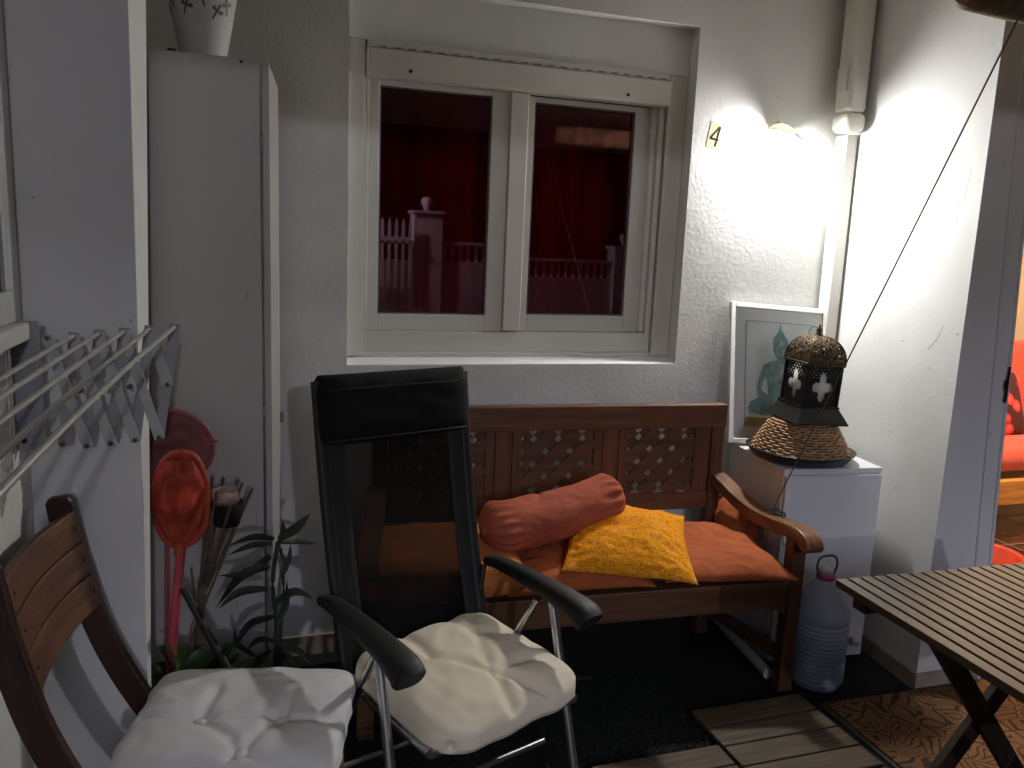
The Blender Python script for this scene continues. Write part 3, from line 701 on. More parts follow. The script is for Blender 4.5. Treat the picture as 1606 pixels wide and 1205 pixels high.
# ---- cushions on the bench
def bw_(x, y, z): 
    a = R(-3); return V((1.787+x*math.cos(a)-y*math.sin(a), 2.172+x*math.sin(a)+y*math.cos(a), z))
def pillow(name, label, loc_, rz, w, d, h, mt, seed=1, tilt=(0, 0), low=.3, n=110, wr=.009, bell=.5, fold=(), ear=.09, extra=None):
    mb = MB()
    def base(a, b):
        e = max(0, 1-a*a)*max(0, 1-b*b); z = h*e**bell
        pin = ear; x = a*(1-pin*(1-b*b)*abs(a)**2); y = b*(1-pin*(1-a*a)*abs(b)**2)
        return e, z, x*w/2, y*d/2
    def ft(u, v):
        a, b = u*2-1, v*2-1; e, z, x, y = base(a, b)
        k = min(1, e*6)
        z += wr*(noise.noise(V((a*2.2+seed, b*2.2, seed*1.3)))*1.3+.5*noise.noise(V((a*5.5, b*5.5, seed)))+.28*(1-abs(noise.noise(V((a*4+b*2, b*7, seed+3))))*4)*(.4+abs(a)))*k
        for (q, r2, dep, sg) in fold: z -= dep*math.exp(-(seg_d(V((x, y)), V(q), V(r2))/sg)**2)*min(1, e*5)
        z += .008*noise.noise(V((a*1.5, b*1.5, seed+9)))
        if extra: z += extra(x, y, e)
        return (x, y, z)
    def fb(u, v):
        a, b = u*2-1, v*2-1; e, z, x, y = base(a, b); return (x, y, -h*low*e**bell+.008*noise.noise(V((a*1.5, b*1.5, seed+9))))
    mb.grid(ft, n, n); mb.grid(fb, n, n)
    o = mb.build(name, mt, weld=True, loc=loc_); o.rotation_euler = (tilt[0], tilt[1], rz)
    tag(o, label, 'cushion'); return o
pillow('seat_pad', 'flat orange cushion at the right end of the bench seat', bw_(-.262, .215, .437), R(-9), .47, .50, .085, 'orange', 2, fold=(((.02, -.02), (.2, -.10), .010, .02), ((-.05, .12), (.15, .05), .006, .03)), low=.15, tilt=(R(-1), 0), ear=.05)
pillow('seat_pad', 'flat orange cushion below the rolled bolster', bw_(-.80, .225, .437), R(-3), .50, .48, .085, 'orange', 5, low=.15, ear=.05, fold=(((-.1, -.15), (.1, -.12), .006, .03),))
lc = soft(.52, .44, .15, 5, wr=.008, n=40).build('seat_pad', mat('brown_orange_cloth', (.60, .19, .05), .9, var=.25, vscale=12, bump=.4, bscale=200), weld=True, loc=bw_(-1.235, .20, .485)); lc.rotation_euler = (0, 0, R(-5))
tag(lc, 'thick brown orange cushion seen through the recliner mesh', 'cushion')
tag(pillow('seat_pad', '', bw_(-.045, .385, .505), R(-40), .17, .24, .03, 'orange', 8, tilt=(R(35), R(-20)), ear=.02, wr=.002), 'folded orange cloth corner tucked behind the right cushion', 'cloth')
# knitted yellow cushion
m, nt, b = nodes('yellow_knit'); N = nt.nodes.new; L = nt.links
tc = N('ShaderNodeTexCoord'); mp = N('ShaderNodeMapping'); mp.inputs['Scale'].default_value = (120, 150, 80); L.new(tc.outputs['Object'], mp.inputs[0])
vo = N('ShaderNodeTexVoronoi'); vo.inputs['Scale'].default_value = 1; vo.inputs['Randomness'].default_value = .75; L.new(mp.outputs[0], vo.inputs['Vector'])
cr = N('ShaderNodeValToRGB'); L.new(vo.outputs['Distance'], cr.inputs[0])
cr.color_ramp.elements[0].color = (.93, .37, .012, 1); cr.color_ramp.elements[1].color = (.66, .21, .006, 1); cr.color_ramp.elements[0].position = .25; cr.color_ramp.elements[1].position = .8
v2 = N('ShaderNodeTexVoronoi'); v2.inputs['Scale'].default_value = 15; v2.inputs['Randomness'].default_value = .25; L.new(tc.outputs['Object'], v2.inputs['Vector'])
c2 = N('ShaderNodeValToRGB'); L.new(v2.outputs['Distance'], c2.inputs[0]); c2.color_ramp.elements[0].position = .10; c2.color_ramp.elements[1].position = .24
c2.color_ramp.elements[0].color = (1, 1, 1, 1); c2.color_ramp.elements[1].color = (0, 0, 0, 1)
mx = N('ShaderNodeMixRGB'); L.new(c2.outputs[0], mx.inputs[0]); L.new(cr.outputs[0], mx.inputs[1]); mx.inputs[2].default_value = (.88, .42, .10, 1)
mm = N('ShaderNodeMath'); mm.operation = 'MULTIPLY'; mm.inputs[1].default_value = .55; L.new(c2.outputs[0], mm.inputs[0]); L.new(mm.outputs[0], mx.inputs[0])
L.new(mx.outputs[0], b.inputs['Base Color']); b.inputs['Roughness'].default_value = .9; b.inputs['Specular IOR Level'].default_value = .2
sb_ = N('ShaderNodeMath'); sb_.operation = 'SUBTRACT'; L.new(c2.outputs[0], sb_.inputs[0]); L.new(vo.outputs['Distance'], sb_.inputs[1])
bpn = N('ShaderNodeBump'); bpn.inputs['Strength'].default_value = .55; bpn.inputs['Distance'].default_value = .003; L.new(sb_.outputs[0], bpn.inputs['Height']); L.new(bpn.outputs[0], b.inputs['Normal'])
M['knit'] = m
pillow('knitted_cushion', 'yellow crocheted cushion lying in the middle of the bench', (1.195, 2.340, .535), R(-22), .43, .41, .085, 'knit', 11, tilt=(R(13), R(2)), low=.35, ear=.08, fold=(((-.18, -.12), (-.06, -.02), .018, .03), ((.0, .05), (.1, .14), .006, .03)), bell=.55)
# bolster
bo = thing('bolster', 'terracotta rolled bolster lying across the bench cushions', 'cushion', (0, 0, 0))
pa, pb_ = at(762, 832, 2.36), at(966, 776, 2.46)
L_ = (pb_-pa).length; dr_ = (pb_-pa).normalized()
ux = dr_.cross(V((0, 0, 1))).normalized(); uy = ux.cross(dr_)
bm_ = MB(); nr, nl = 140, 110
def bolt(u, v):
    th = u*2*math.pi; t = v
    e = min(t, 1-t)/.13
    rr = .088*(1 if e >= 1 else (1-(1-e)**2.6)**.5 if e > 0 else 0)
    if e < 1.6: rr *= 1+.06*math.sin(th*15+t*5+2*noise.noise(V((math.cos(th), math.sin(th), t*3))))*max(0, 1-abs(e-.75)/.85)
    rr *= 1+.05*noise.noise(V((math.cos(th)*1.6, math.sin(th)*1.6, t*5)))+.030*noise.noise(V((math.cos(th)*3.2, math.sin(th)*3.2, t*11)))+.016*noise.noise(V((math.cos(th)*7, math.sin(th)*7, t*26)))
    rr -= .010*math.exp(-((t-.40+.05*math.sin(th*2))/.022)**2)*max(0, math.cos(th-2.6))+.008*math.exp(-((t-.47)/.02)**2)*max(0, math.cos(th-3.4))
    rr += .006*math.exp(-((t-.435)/.02)**2)*max(0, math.cos(th-3.0))
    sag = -.012*math.sin(math.pi*t)
    return pa+dr_*(L_*(t*1.04-.02))+ux*math.cos(th)*rr*1.0+uy*math.sin(th)*rr*.94+V((0, 0, sag))
bm_.grid(bolt, nr, nl); bo_m = bm_.build('cover', 'terracotta', bo, weld=True)
for (pp, sg) in ((pa, -1), (pb_, 1)):
    q = pp+dr_*sg*.010
    MB().lathe([(0, .006), (.010, .004), (.013, 0), (.010, -.004)], 14, Mx=Matrix.Translation(q) @ dr_.to_track_quat('Z', 'Y').to_matrix().to_4x4()).build('end_button', 'terracotta', bo)

# ================================================================== SMALL CABINET
sc_ = thing('small_cabinet', 'small white cabinet in the corner carrying the lantern', 'cabinet', (1.993, 2.325, 0), R(-5.5))
# local x -.20..+.195, y 0..
MB().box(-.197, .193, .004, .40, .02, .738).build('carcass', 'laminate2', sc_, bevel=.0015)
MB().box(-.200, .196, -.004, .402, .7385, .757).build('top', 'laminate2', sc_, bevel=.002)
MB().box(-.194, .190, -.014, .003, .03, .734).build('door', 'laminate2', sc_, bevel=.002)
MB().lathe([(0, 0), (.010, 0), (.010, .012), (.017, .018), (.017, .026), (0, .028)], 20, Mx=Matrix.Rotation(R(90), 4, 'X')).build('knob', 'pvc', sc_, loc=(.150, -.0145, .095))
for x in (-.17, .165): MB().lathe([(0, 0), (.014, 0), (.014, .0195), (0, .0195)], 14, c=(x, .03, 0)).build('foot', 'blackm', sc_)

# ================================================================== PICTURE
fw, fh = .445, .560
pb = V((2.000, 2.672, .758)); 
pf_ = thing('framed_picture', 'white framed picture of a seated statue leaning on the wall', 'picture', pb, rot=(R(-12.8), R(3.2), R(-3)))
fm = MB(); k = .020
fm.box(-fw/2, -fw/2+k, -.009, .009, 0, fh); fm.box(fw/2-k, fw/2, -.009, .009, 0, fh); fm.box(-fw/2+k, fw/2-k, -.0088, .009, 0, k); fm.box(-fw/2+k, fw/2-k, -.0088, .009, fh-k, fh)
fm.build('frame', mat('frame_white', (.82, .82, .80), .3, var=.02), pf_, bevel=.003, segs=3)
MB().box(-fw/2+k, fw/2-k, .000, .004, k, fh-k).build('mount', mat('mount', (.80, .81, .77), .8, var=.03), pf_)
pw0, pw1, ph0, ph1 = -.148, .150, .070, .487
pic = MB().box(pw0, pw1, -.0015, -.0002, ph0, ph1).build('print', mat('print_ground', (.74, .80, .78), .5, var=.10, vscale=5), pf_)
ol = MB(); 
for a in ((pw0-.004, pw0-.0015, ph0, ph1), (pw1+.0015, pw1+.004, ph0, ph1), (pw0-.004, pw1+.004, ph0-.004, ph0-.0015), (pw0-.004, pw1+.004, ph1+.0015, ph1+.004)): ol.box(a[0], a[1], -.0012, -.0002, a[2], a[3])
ol.build('mount_edge', mat('mount_edge', (.30, .30, .28), .7), pf_)
fp = lambda y0: (lambda a, b, t: (a, t, b))
gq = MB(); gq.prism([(pw0, ph0), (pw1, ph0), (pw1, .098), (.02, .102), (pw0, .106)], -.0022, -.0016, fp(0)); gq.build('painted_plinth', mat('plinth', (.42, .36, .18), .7, var=.25, vscale=20), pic)
sx = .010   # figure centre
fig = MB()
legs = [(-.140, .125), (-.146, .145), (-.135, .168), (-.10, .185), (-.05, .190), (0, .186), (.06, .19), (.11, .184), (.12, .165), (.118, .13), (.08, .118), (0, .115), (-.08, .114)]
torso = [(-.052, .180), (-.058, .23), (-.062, .27), (-.082, .25), (-.086, .215), (-.040, .185), (-.06, .175), (-.098, .190), (-.105, .225), (-.092, .275), (-.075, .318), (-.045, .332), (-.016, .338), (-.014, .352), (.016, .352), (.018, .338), (.046, .332), (.076, .318), (.092, .275), (.105, .225), (.098, .190), (.06, .178), (.03, .172)]
head = [(-.020, .350), (-.031, .375), (-.034, .405), (-.030, .425), (-.018, .440), (-.010, .452), (-.005, .470), (0, .484), (.005, .470), (.010, .452), (.018, .440), (.030, .425), (.034, .405), (.031, .375), (.020, .350), (0, .344)]
fig.prism([(a+sx, b) for a, b in legs], -.0026, -.0017, fp(0)); fig.prism([(a+sx*.9, b) for a, b in torso], -.0030, -.0017, fp(0)); fig.prism([(a+sx*.7, b) for a, b in head], -.0034, -.0017, fp(0))
fig.build('painted_statue', 'teal', pic)
lt = MB()
lt.prism([(a*.62+sx*.7, b) for a, b in ((-.03, .36), (-.034, .39), (-.030, .418), (0, .428), (.030, .418), (.034, .39), (.03, .36), (0, .350))], -.0038, -.0035, fp(0))
lt.prism([(a+sx, b) for a, b in ((-.05, .315), (.0, .325), (.055, .31), (.045, .25), (.0, .24), (-.04, .26))], -.0034, -.0031, fp(0))
lt.prism([(a+sx, b) for a, b in ((-.075, .165), (-.03, .176), (.03, .172), (.07, .160), (0, .150))], -.0030, -.0027, fp(0))
lt.build('painted_highlight', 'teal_light', pic)
fa = MB()
for s in (-1, 1):
    fa.prism([(sx*.7+s*.004, .395), (sx*.7+s*.016, .398), (sx*.7+s*.016, .394), (sx*.7+s*.004, .391)], -.0042, -.0039, fp(0))
fa.prism([(sx*.7-.003, .393), (sx*.7+.003, .393), (sx*.7+.005, .376), (sx*.7-.005, .376)], -.0042, -.0039, fp(0)); fa.prism([(sx*.7-.008, .369), (sx*.7+.008, .369), (sx*.7+.005, .364), (sx*.7-.005, .364)], -.0042, -.0039, fp(0))
fa.build('painted_face', 'teal', pic)
MB().add([(-fw/2+k, -.006, k), (fw/2-k, -.006, k), (fw/2-k, -.006, fh-k), (-fw/2+k, -.006, fh-k)], [(0, 1, 2, 3)]).build('glazing', glass_pane('picture_glass', 1.2, (.99, .99, .99)), pf_)

# ================================================================== LANTERN, BASKET, DISH
LX, LY = 1.955, 2.475
ds = MB().lathe([(0, 0), (.150, 0), (.168, .006), (.193, .036), (.197, .041), (.192, .043), (.172, .018), (0, .014)], 48).build('black_dish', 'dish', loc=(LX, LY, .758)); tag(ds, 'shallow black dish holding the basket on the small cabinet', 'dish')
bk = thing('wicker_basket', 'upturned woven wicker basket between the dish and the lantern', 'basket', (LX, LY, .7845))
bk.scale = (.93, .93, .85)
ns = 22; rows = 13
def brad(z): return .188-.066*(z/.135)**1.15
sm_ = MB(); wm = MB()
for k in range(ns*2):
    a = 2*math.pi*k/(ns*2); sm_.loft([(brad(z)*math.cos(a), brad(z)*math.sin(a), z) for z in (0, .04, .09, .137)], .0024, n=6)
for r in range(rows):
    z = .006+r*.0102; pts = []
    for i in range(ns*2*4+1):
        a = 2*math.pi*i/(ns*8); off = .0042*math.sin(a*ns+math.pi*(r % 2)); rr = brad(z)+off
        pts.append(V((rr*math.cos(a), rr*math.sin(a), z+.0012*noise.noise(V((a*4, r, 0))))))
    wm.loft(pts, .0050, .0048, n=6, cap=False)
wm.build('weave', 'wicker', bk); sm_.build('stake', 'wicker', bk)
MB().lathe([(0, .136), (.120, .136), (.124, .140), (.118, .144), (0, .144)], 40).build('bottom', 'wicker', bk)
MB().lathe([(.184, .002), (.180, .130*.0+.004), (.118, .132), (.116, .132), (.176, 0)], 40, cap=False).build('lining', mat('basket_lining', (.10, .06, .03), .8), bk)
ln = thing('lantern', 'dark metal lantern with pierced dome leaning on the wicker basket', 'lantern', (LX+.004, LY-.01, .9085), rot=(R(1), R(2.5), R(-4)))
ln.scale = (.83, .83, .95)
def sq(r0, z0, r1, z1, m_=None):
    mb = m_ or MB(); vs = [(sx_*r, sy*r, z) for r, z in ((r0, z0), (r1, z1)) for sx_, sy in ((-1, -1), (1, -1), (1, 1), (-1, 1))]
    return mb.add(vs, [(0, 1, 5, 4), (1, 2, 6, 5), (2, 3, 7, 6), (3, 0, 4, 7), (3, 2, 1, 0), (4, 5, 6, 7)])
q = MB(); sq(.128, 0, .129, .006, q); sq(.1275, .0062, .092, .060, q); sq(.095, .0602, .095, .067, q)
q.build('base', mat('lantern_base', (.022, .021, .019), .45, .4, var=.2), ln, bevel=.0015)
bh0, bh1, hw_ = .0675, .220, .083
for a, b in ((-1, -1), (1, -1), (1, 1), (-1, 1)): MB().box(a*hw_-.006, a*hw_+.006, b*hw_-.006, b*hw_+.006, bh0, bh1).build('post', 'blackm', ln, bevel=.001)
def quat(u, v):
    x, y = (u-.5)*2, (v-.47)*2.0
    inq = (x*x+(y-.42)**2 < .062) or (x*x+(y+.42)**2 < .062) or ((x-.40)**2+y*y < .062) or ((x+.40)**2+y*y < .062) or (abs(x) < .26 and abs(y) < .26) or (abs(x)<.13 and abs(y) < .72) 
    holes = False
    if v > .72 and not inq:
        holes = (math.sin(u*46)*math.sin(v*46) > .45)
    return not (inq or holes)
for k in range(4):
    Mr = Matrix.Rotation(k*math.pi/2, 4, 'Z')
    g = MB(); g.grid(lambda u, v: Mr @ V(((u*2-1)*(hw_-.006), -hw_, bh0+v*(bh1-bh0))), 44, 60, keep=quat, smooth=False)
    g.build('pierced_panel', 'blackm', ln, solid=.0018)
    g = MB(); g.grid(lambda u, v: Mr @ V(((u*2-1)*(hw_-.008), -hw_+.006, bh0+v*(bh1-bh0))), 1, 1)
    g.build('frosted_pane', mat('frosted', (.72, .74, .66), .35, var=.05), ln, solid=.002)
q = MB(); sq(.094, .2205, .097, .232, q); q.build('eave', 'bronze', ln, bevel=.004)
def dome(k):
    Mr = Matrix.Rotation(k*math.pi/2, 4, 'Z')
    def f(u, v):
        t = v*math.pi/2*.93; r = .092*math.cos(t)**.85; z = .2325+.098*math.sin(t)**.92
        return Mr @ V(((u*2-1)*r, -r, z))
    def keep(u, v):
        if u < .07 or u > .93 or v < .10 or v > .92: return True
        a = math.sin(u*34+math.sin(v*20)); b_ = math.sin(v*38+math.cos(u*22))
        return not (a*b_ > .28)
    g = MB(); g.grid(f, 60, 60, keep=keep); return g
for k in range(4): dome(k).build('dome_panel', 'bronze', ln, solid=.002)
rb = MB()
for k in range(4):
    Mr = Matrix.Rotation(k*math.pi/2, 4, 'Z'); pts = []
    for i in range(13):
        t = i/12*math.pi/2*.93; r = .092*math.cos(t)**.85; pts.append(Mr @ V((r, -r, .2325+.098*math.sin(t)**.92)))
    rb.loft(pts, .0032, n=8)
rb.build('dome_rib', 'bronze', ln)
MB().lathe([(.018, .322), (.022, .330), (.012, .335), (.010, .345), (.014, .350), (.010, .358), (.004, .362), (.006, .368), (0, .373)], 20).build('finial', 'bronze', ln)
MB().loft([V((-.004+.026*math.cos(a)-.022, 0, .345+.018*math.sin(a))) for a in [i*2*math.pi/20 for i in range(21)]], .0016, n=6, up=V((0, 1, 0))).build('ring', 'blackm', ln)

# ================================================================== WATER JUG
jg = thing('water_jug', 'large ribbed clear plastic water jug with pink cap beside the bench', 'jug', (1.905, 2.205, 0))
def jug_mat():
    m, nt, b = nodes('jug_plastic'); L = nt.links; N = nt.nodes.new
    b.inputs['Base Color'].default_value = (.62, .68, .84, 1); b.inputs['Roughness'].default_value = .16
    b.inputs['Coat Weight'].default_value = .4
    tr = N('ShaderNodeBsdfTransparent'); tr.inputs[0].default_value = (.78, .84, .96, 1)
    mx = N('ShaderNodeMixShader'); mx.inputs[0].default_value = .55
    L.new(b.outputs[0], mx.inputs[1]); L.new(tr.outputs[0], mx.inputs[2]); L.new(mx.outputs[0], nt.nodes['Material Output'].inputs[0]); return m
pr = [(0, .004), (.060, 0), (.084, .010), (.092, .026)]
for i in range(14):
    z = .035+i*.0155; pr += [(.095, z), (.095, z+.004), (.0865, z+.009)]
pr += [(.093, .255), (.096, .275), (.092, .290), (.082, .312), (.060, .352), (.036, .388), (.026, .400), (.026, .408)]
mj = MB(); prs = smooth_pts([V((a, 0, b)) for a, b in pr], 2)
mj.lathe([(max(q.x, 0), q.z) for q in prs], 44)
jb = mj.build('body', jug_mat(), jg)
MB().lathe([(0, .006), (.056, .003), (.078, .012), (.084, .03), (.084, .13), (0, .131)], 36).build('water', mat('water_blue', (.03, .06, .16), .1, trans=.45), jg)
MB().lathe([(.027, .398), (.033, .398), (.034, .408), (.031, .414), (.027, .414)], 24, cap=False).build('collar', mat('pink_collar', (.45, .05, .16), .4), jg)
MB().lathe([(.0, .405), (.025, .405), (.025, .432), (.020, .436), (0, .437)], 24).build('cap', mat('jug_cap', (.55, .48, .48), .4), jg)
MB().loft(smooth_pts([(-.030, 0, .410), (-.040, 0, .440), (-.032, 0, .472), (.0, 0, .480), (.034, 0, .472), (.044, 0, .440), (.032, 0, .408)], 5), .0045, .003, n=8, up=V((0, 1, 0))).build('handle', mat('jug_handle', (.06, .05, .06), .4), jg)

# ================================================================== SLATTED TABLE
tb = thing('slatted_table', 'brown slatted folding table at the right edge', 'table', (1.405, 1.590, 0), R(-1.5))
TW, TLn, TH = .80, 1.25, .700
# local x 0..TW, y -TLn..0 ; slats run along y
n_s = 21; pit = TW/n_s
for i in range(n_s):
    MB().box(i*pit+.0, i*pit+pit-.0085, -TLn, -.0+random.uniform(-.002, .001), TH-.020, TH).build('slat', 'table_wood', tb, bevel=.002)
for y in (-.10, -TLn+.06): MB().box(.012, TW-.012, y, y+.045, TH-.052, TH-.0205).build('batten', 'table_dark', tb, bevel=.003)
for _x in (.26, TW-.26): MB().box(_x, _x+.02, -.82, -.105, TH-.075, TH-.0525).build('side_rail', 'table_dark', tb, bevel=.003)
for (ya, s_) in ((-.13, 0), (-.80, 0)):
    MB().bar((.17, ya, TH-.06), (.66, ya, .0), .024, .052, up=V((0, 0, 1))).build('leg', 'table_dark', tb, bevel=.003)
    MB().bar((.66, ya+.028, TH-.06), (.17, ya+.028, .0), .024, .052, up=V((0, 0, 1))).build('leg', 'table_dark', tb, bevel=.003)
for _x in (.19, .60): MB().box(_x, _x+.03, -.80, -.10, .10, .13).build('stretcher', 'table_dark', tb)

# ================================================================== MAT & DECK TILES
m, nt, b = nodes('coir_mat'); N = nt.nodes.new; L = nt.links
tc = N('ShaderNodeTexCoord')
nz = N('ShaderNodeTexNoise'); nz.inputs['Scale'].default_value = 4.5; nz.inputs['Detail'].default_value = 1; L.new(tc.outputs['Object'], nz.inputs['Vector'])
mxv = N('ShaderNodeMixRGB'); mxv.inputs[0].default_value = .22; L.new(tc.outputs['Object'], mxv.inputs[1]); L.new(nz.outputs['Color'], mxv.inputs[2])
mp = N('ShaderNodeMapping'); mp.inputs['Scale'].default_value = (1, 2.0, 1); mp.inputs['Rotation'].default_value = (0, 0, R(28)); L.new(mxv.outputs[0], mp.inputs[0])
vo = N('ShaderNodeTexVoronoi'); vo.feature = 'DISTANCE_TO_EDGE'; vo.inputs['Scale'].default_value = 10.5; L.new(mp.outputs[0], vo.inputs['Vector'])
ma = N('ShaderNodeMath'); ma.operation = 'PINGPONG'; ma.inputs[1].default_value = .105; L.new(vo.outputs['Distance'], ma.inputs[0])
c = N('ShaderNodeValToRGB'); L.new(ma.outputs[0], c.inputs[0]); c.color_ramp.elements[0].position = .022; c.color_ramp.elements[1].position = .042
c.color_ramp.elements[0].color = (0, 0, 0, 1); c.color_ramp.elements[1].color = (1, 1, 1, 1)
cr = N('ShaderNodeMixRGB'); L.new(c.outputs[0], cr.inputs[0]); cr.inputs[1].default_value = (.040, .015, .006, 1); cr.inputs[2].default_value = (.24, .110, .034, 1)
nf = N('ShaderNodeTexNoise'); nf.inputs['Scale'].default_value = 260; L.new(tc.outputs['Object'], nf.inputs['Vector'])
mu = N('ShaderNodeMixRGB'); mu.blend_type = 'MULTIPLY'; mu.inputs[0].default_value = .7; L.new(cr.outputs[0], mu.inputs[1]); L.new(nf.outputs['Color'], mu.inputs[2])
L.new(mu.outputs[0], b.inputs['Base Color']); b.inputs['Roughness'].default_value = .95
bpn = N('ShaderNodeBump'); bpn.inputs['Strength'].default_value = .8; bpn.inputs['Distance'].default_value = .004; L.new(nf.outputs['Fac'], bpn.inputs['Height']); L.new(bpn.outputs[0], b.inputs['Normal'])
M['coir'] = m
dmt = thing('door_mat', 'patterned brown coir doormat in front of the doorway', 'mat', (2.20, 1.83, 0), R(-1))
MB().box(-.365, .385, -.215, .225, .002, .016).build('pile', 'coir', dmt, bevel=.003)
MB().box(-.378, .398, -.228, .238, 0.0005, .008).build('rubber_edge', mat('mat_edge', (.035, .038, .025), .8), dmt, bevel=.002)
def tile(px, py, nsl, label, rz=0, ln_=.42):
    t = thing('deck_tile', label, 'deck tile', (px, py, 0), rz, group='wooden deck tiles on the turf')
    for k in range(nsl):
        MB().box(0, ln_, -(k+1)*.0995+.006, -k*.0995, .012, .030).build('slat', 'deck', t, bevel=.003)
    MB().box(.01, ln_-.01, -nsl*.0995+.01, -.004, .001, .0118).build('backing', 'blackm', t)
    return t
tile(1.350, 2.112, 4, 'wooden deck tile against the doormat, nearest the bench', R(.4))
tile(.918, 1.925, 4, 'wooden deck tile in front of the turf, left of the others', R(.4))
tile(1.350, 1.705, 4, 'wooden deck tile partly under the slatted table', R(.4))
# artificial turf blades
gm = MB(); vs = []; fs = []
for i in range(26000):
    x = random.uniform(.25, 1.36); y = random.uniform(1.6, 2.45)
    if x > .92 and y < 1.93 or (x > 1.345 and y < 2.12): continue
    h = random.uniform(.006, .013); a = random.uniform(0, 6.28); w2 = .0012; l = .006
    dx, dy = math.cos(a)*w2, math.sin(a)*w2; o = len(vs)
    vs += [(x-dx, y-dy, 0), (x+dx, y+dy, 0), (x+random.uniform(-l, l), y+random.uniform(-l, l), h)]; fs.append((o, o+1, o+2))
gm.add(vs, fs); tag(gm.build('artificial_grass', mat('turf_blade', (.010, .017, .005), .7, var=.5, vscale=12)), 'dark green artificial grass between the chair and the deck tiles', 'grass', kind='stuff')
db = thing('bench_shade_box', 'low dark box added to deepen the shade under the bench', 'box', (1.12, 2.60, 0), R(-5))  # added box, keeps the space under the bench as dark as shade
MB().box(-.46, .42, -.10, .10, .004, .24).build('body', 'bench_shade_dark', db, bevel=.006)
MB().box(-.47, .43, -.11, .11, .2405, .262).build('lid', 'bench_shade_dark', db, bevel=.005)
# white pipe under bench
wp = MB(); a_, b_ = atz(1205, 1057, .03), atz(1118, 965, .03)
wp.loft([a_, b_], .020, n=16); tag(wp.build('loose_pipe', 'steel_white'), 'pale pipe lying on the floor under the bench', 'pipe')

# ================================================================== FISHING NETS, TORCH, STICK
NY = 2.20
pn = thing('pink_net', 'faded pink hand net leaning behind the red net', 'net', at(262, 700, 2.28))
o0 = at(262, 700, 2.28)
def P2(px, py, Y): return at(px, py, Y)-o0
hoop = [P2(262+ 62*math.cos(a)+10*math.cos(a), 702+58*math.sin(a), 2.285) for a in [i*2*math.pi/32 for i in range(33)]]
M['pinknet'] = mat('pink_net', (.26, .085, .095), .8, var=.3, vscale=14, trans=.12); M['pinkhoop'] = mat('pink_hoop', (.24, .06, .07), .5)
MB().loft(hoop, .007, n=8, cap=False, up=V((0, 1, 0))).build('hoop', 'pinkhoop', pn)
MB().grid(lambda u, v: P2(262+u*68*math.cos(v*2*math.pi), 702+u*55*math.sin(v*2*math.pi), 2.285+.05*(1-u*u)+.015*noise.noise(V((u*3*math.cos(v*6.28), u*3*math.sin(v*6.28), 0)))), 16, 40).build('netting', 'pinknet', pn)
MB().prism([(0, .012), (.034, -.006), (0, -.02)], -.005, .005, lambda a, b, t: P2(322, 690, 2.285)+V((a, t, b))).build('tip', 'pinkhoop', pn)
MB().loft([P2(262, 760, 2.285), P2(262, 1050, 2.26)], .007, n=8).build('handle', 'pinkhoop', pn)
rn = thing('red_net', 'orange red fishing net with pink handle upright in the corner', 'net', at(286, 780, 2.19))
o0 = at(286, 780, 2.19)
M['rednet'] = mat('red_net', (.52, .055, .022), .75, var=.35, vscale=16, trans=.06, bump=.5, bscale=220); M['redhoop'] = mat('red_hoop', (.42, .06, .03), .5)
ring = [(284, 708), (305, 716), (320, 745), (326, 785), (322, 825), (305, 848), (283, 857), (260, 848), (247, 822), (244, 780), (250, 738), (264, 715), (284, 708)]
rp = smooth_pts([P2(a, b, 2.18) for a, b in ring], 5)
MB().loft(rp, .008, n=10, cap=False, up=V((0, 1, 0))).build('hoop', 'redhoop', rn)
def bag(u, v, c=P2(285, 782, 2.20)):
    q = rp[int(v*(len(rp)-1))]; d = q-c
    r = u; f = .045*(1-r*r)+.010*(1-r)*math.sin(v*2*math.pi*3+2)+.026*noise.noise(V((d.x*30*r, d.z*30*r, 3)))*(1-r**4)
    return c+d*r+V((0, f-.01, -.012*(1-r)))
MB().grid(bag, 20, 60).build('netting', 'rednet', rn)
# fabric drooping in front
def droop(u, v):
    a = (u*2-1); z = v
    x = -.008+a*.066*math.sin(math.pi*(.12+.82*z))**.6; zz = .105-z*.205
    y = -.020-.025*math.sin(math.pi*z)*(1-a*a)+.009*math.sin(a*6.5+z*4+2.5*noise.noise(V((a, z*2, 1))))*math.sin(math.pi*z)+.03*noise.noise(V((a*1.6, z*3.2, 6)))
    return V((x, y, zz))
MB().grid(droop, 40, 40).build('bag', 'rednet', rn, solid=.0015)
MB().loft([P2(285, 850, 2.18), P2(278, 920, 2.17), P2(270, 1010, 2.15), P2(262, 1130, 2.12)], .0125, n=14).build('handle', mat('pink_handle', (.50, .06, .09), .4), rn)
MB().loft([P2(283, 852, 2.178), P2(281, 872, 2.175)], .015, n=14).build('ferrule', 'redhoop', rn)
# bamboo torch
tr_ = thing('garden_torch', 'splayed bamboo torch holding a glass candle jar by the tall cabinet', 'torch', at(318, 925, 2.22))
o0 = at(318, 925, 2.22)
tops = [(334, 748, 2.19), (351, 750, 2.24), (374, 752, 2.23), (380, 757, 2.17), (340, 770, 2.15), (363, 790, 2.14), (396, 766, 2.20), (322, 790, 2.2)]
sm_ = MB()
for (a, b, y) in tops:
    e_ = P2(a, b, y); c0 = P2(318+(a-350)*.12, 925, 2.22); sm_.loft([c0, c0.lerp(e_, .5)+V((random.uniform(-.004, .004), 0, 0)), e_], .0040, n=7)
sm_.build('bamboo_strip', 'bamboo', tr_)
MB().loft([P2(318, 915, 2.22), P2(312, 1000, 2.21), P2(305, 1100, 2.20)], .012, n=12).build('pole', 'bamboo', tr_)
cj = P2(356, 822, 2.19)
MB().lathe([(0, 0), (.033, 0), (.042, .062), (.040, .062), (.031, .004), (0, .004)], 24, c=cj).build('cup', 'black_fabric', tr_)
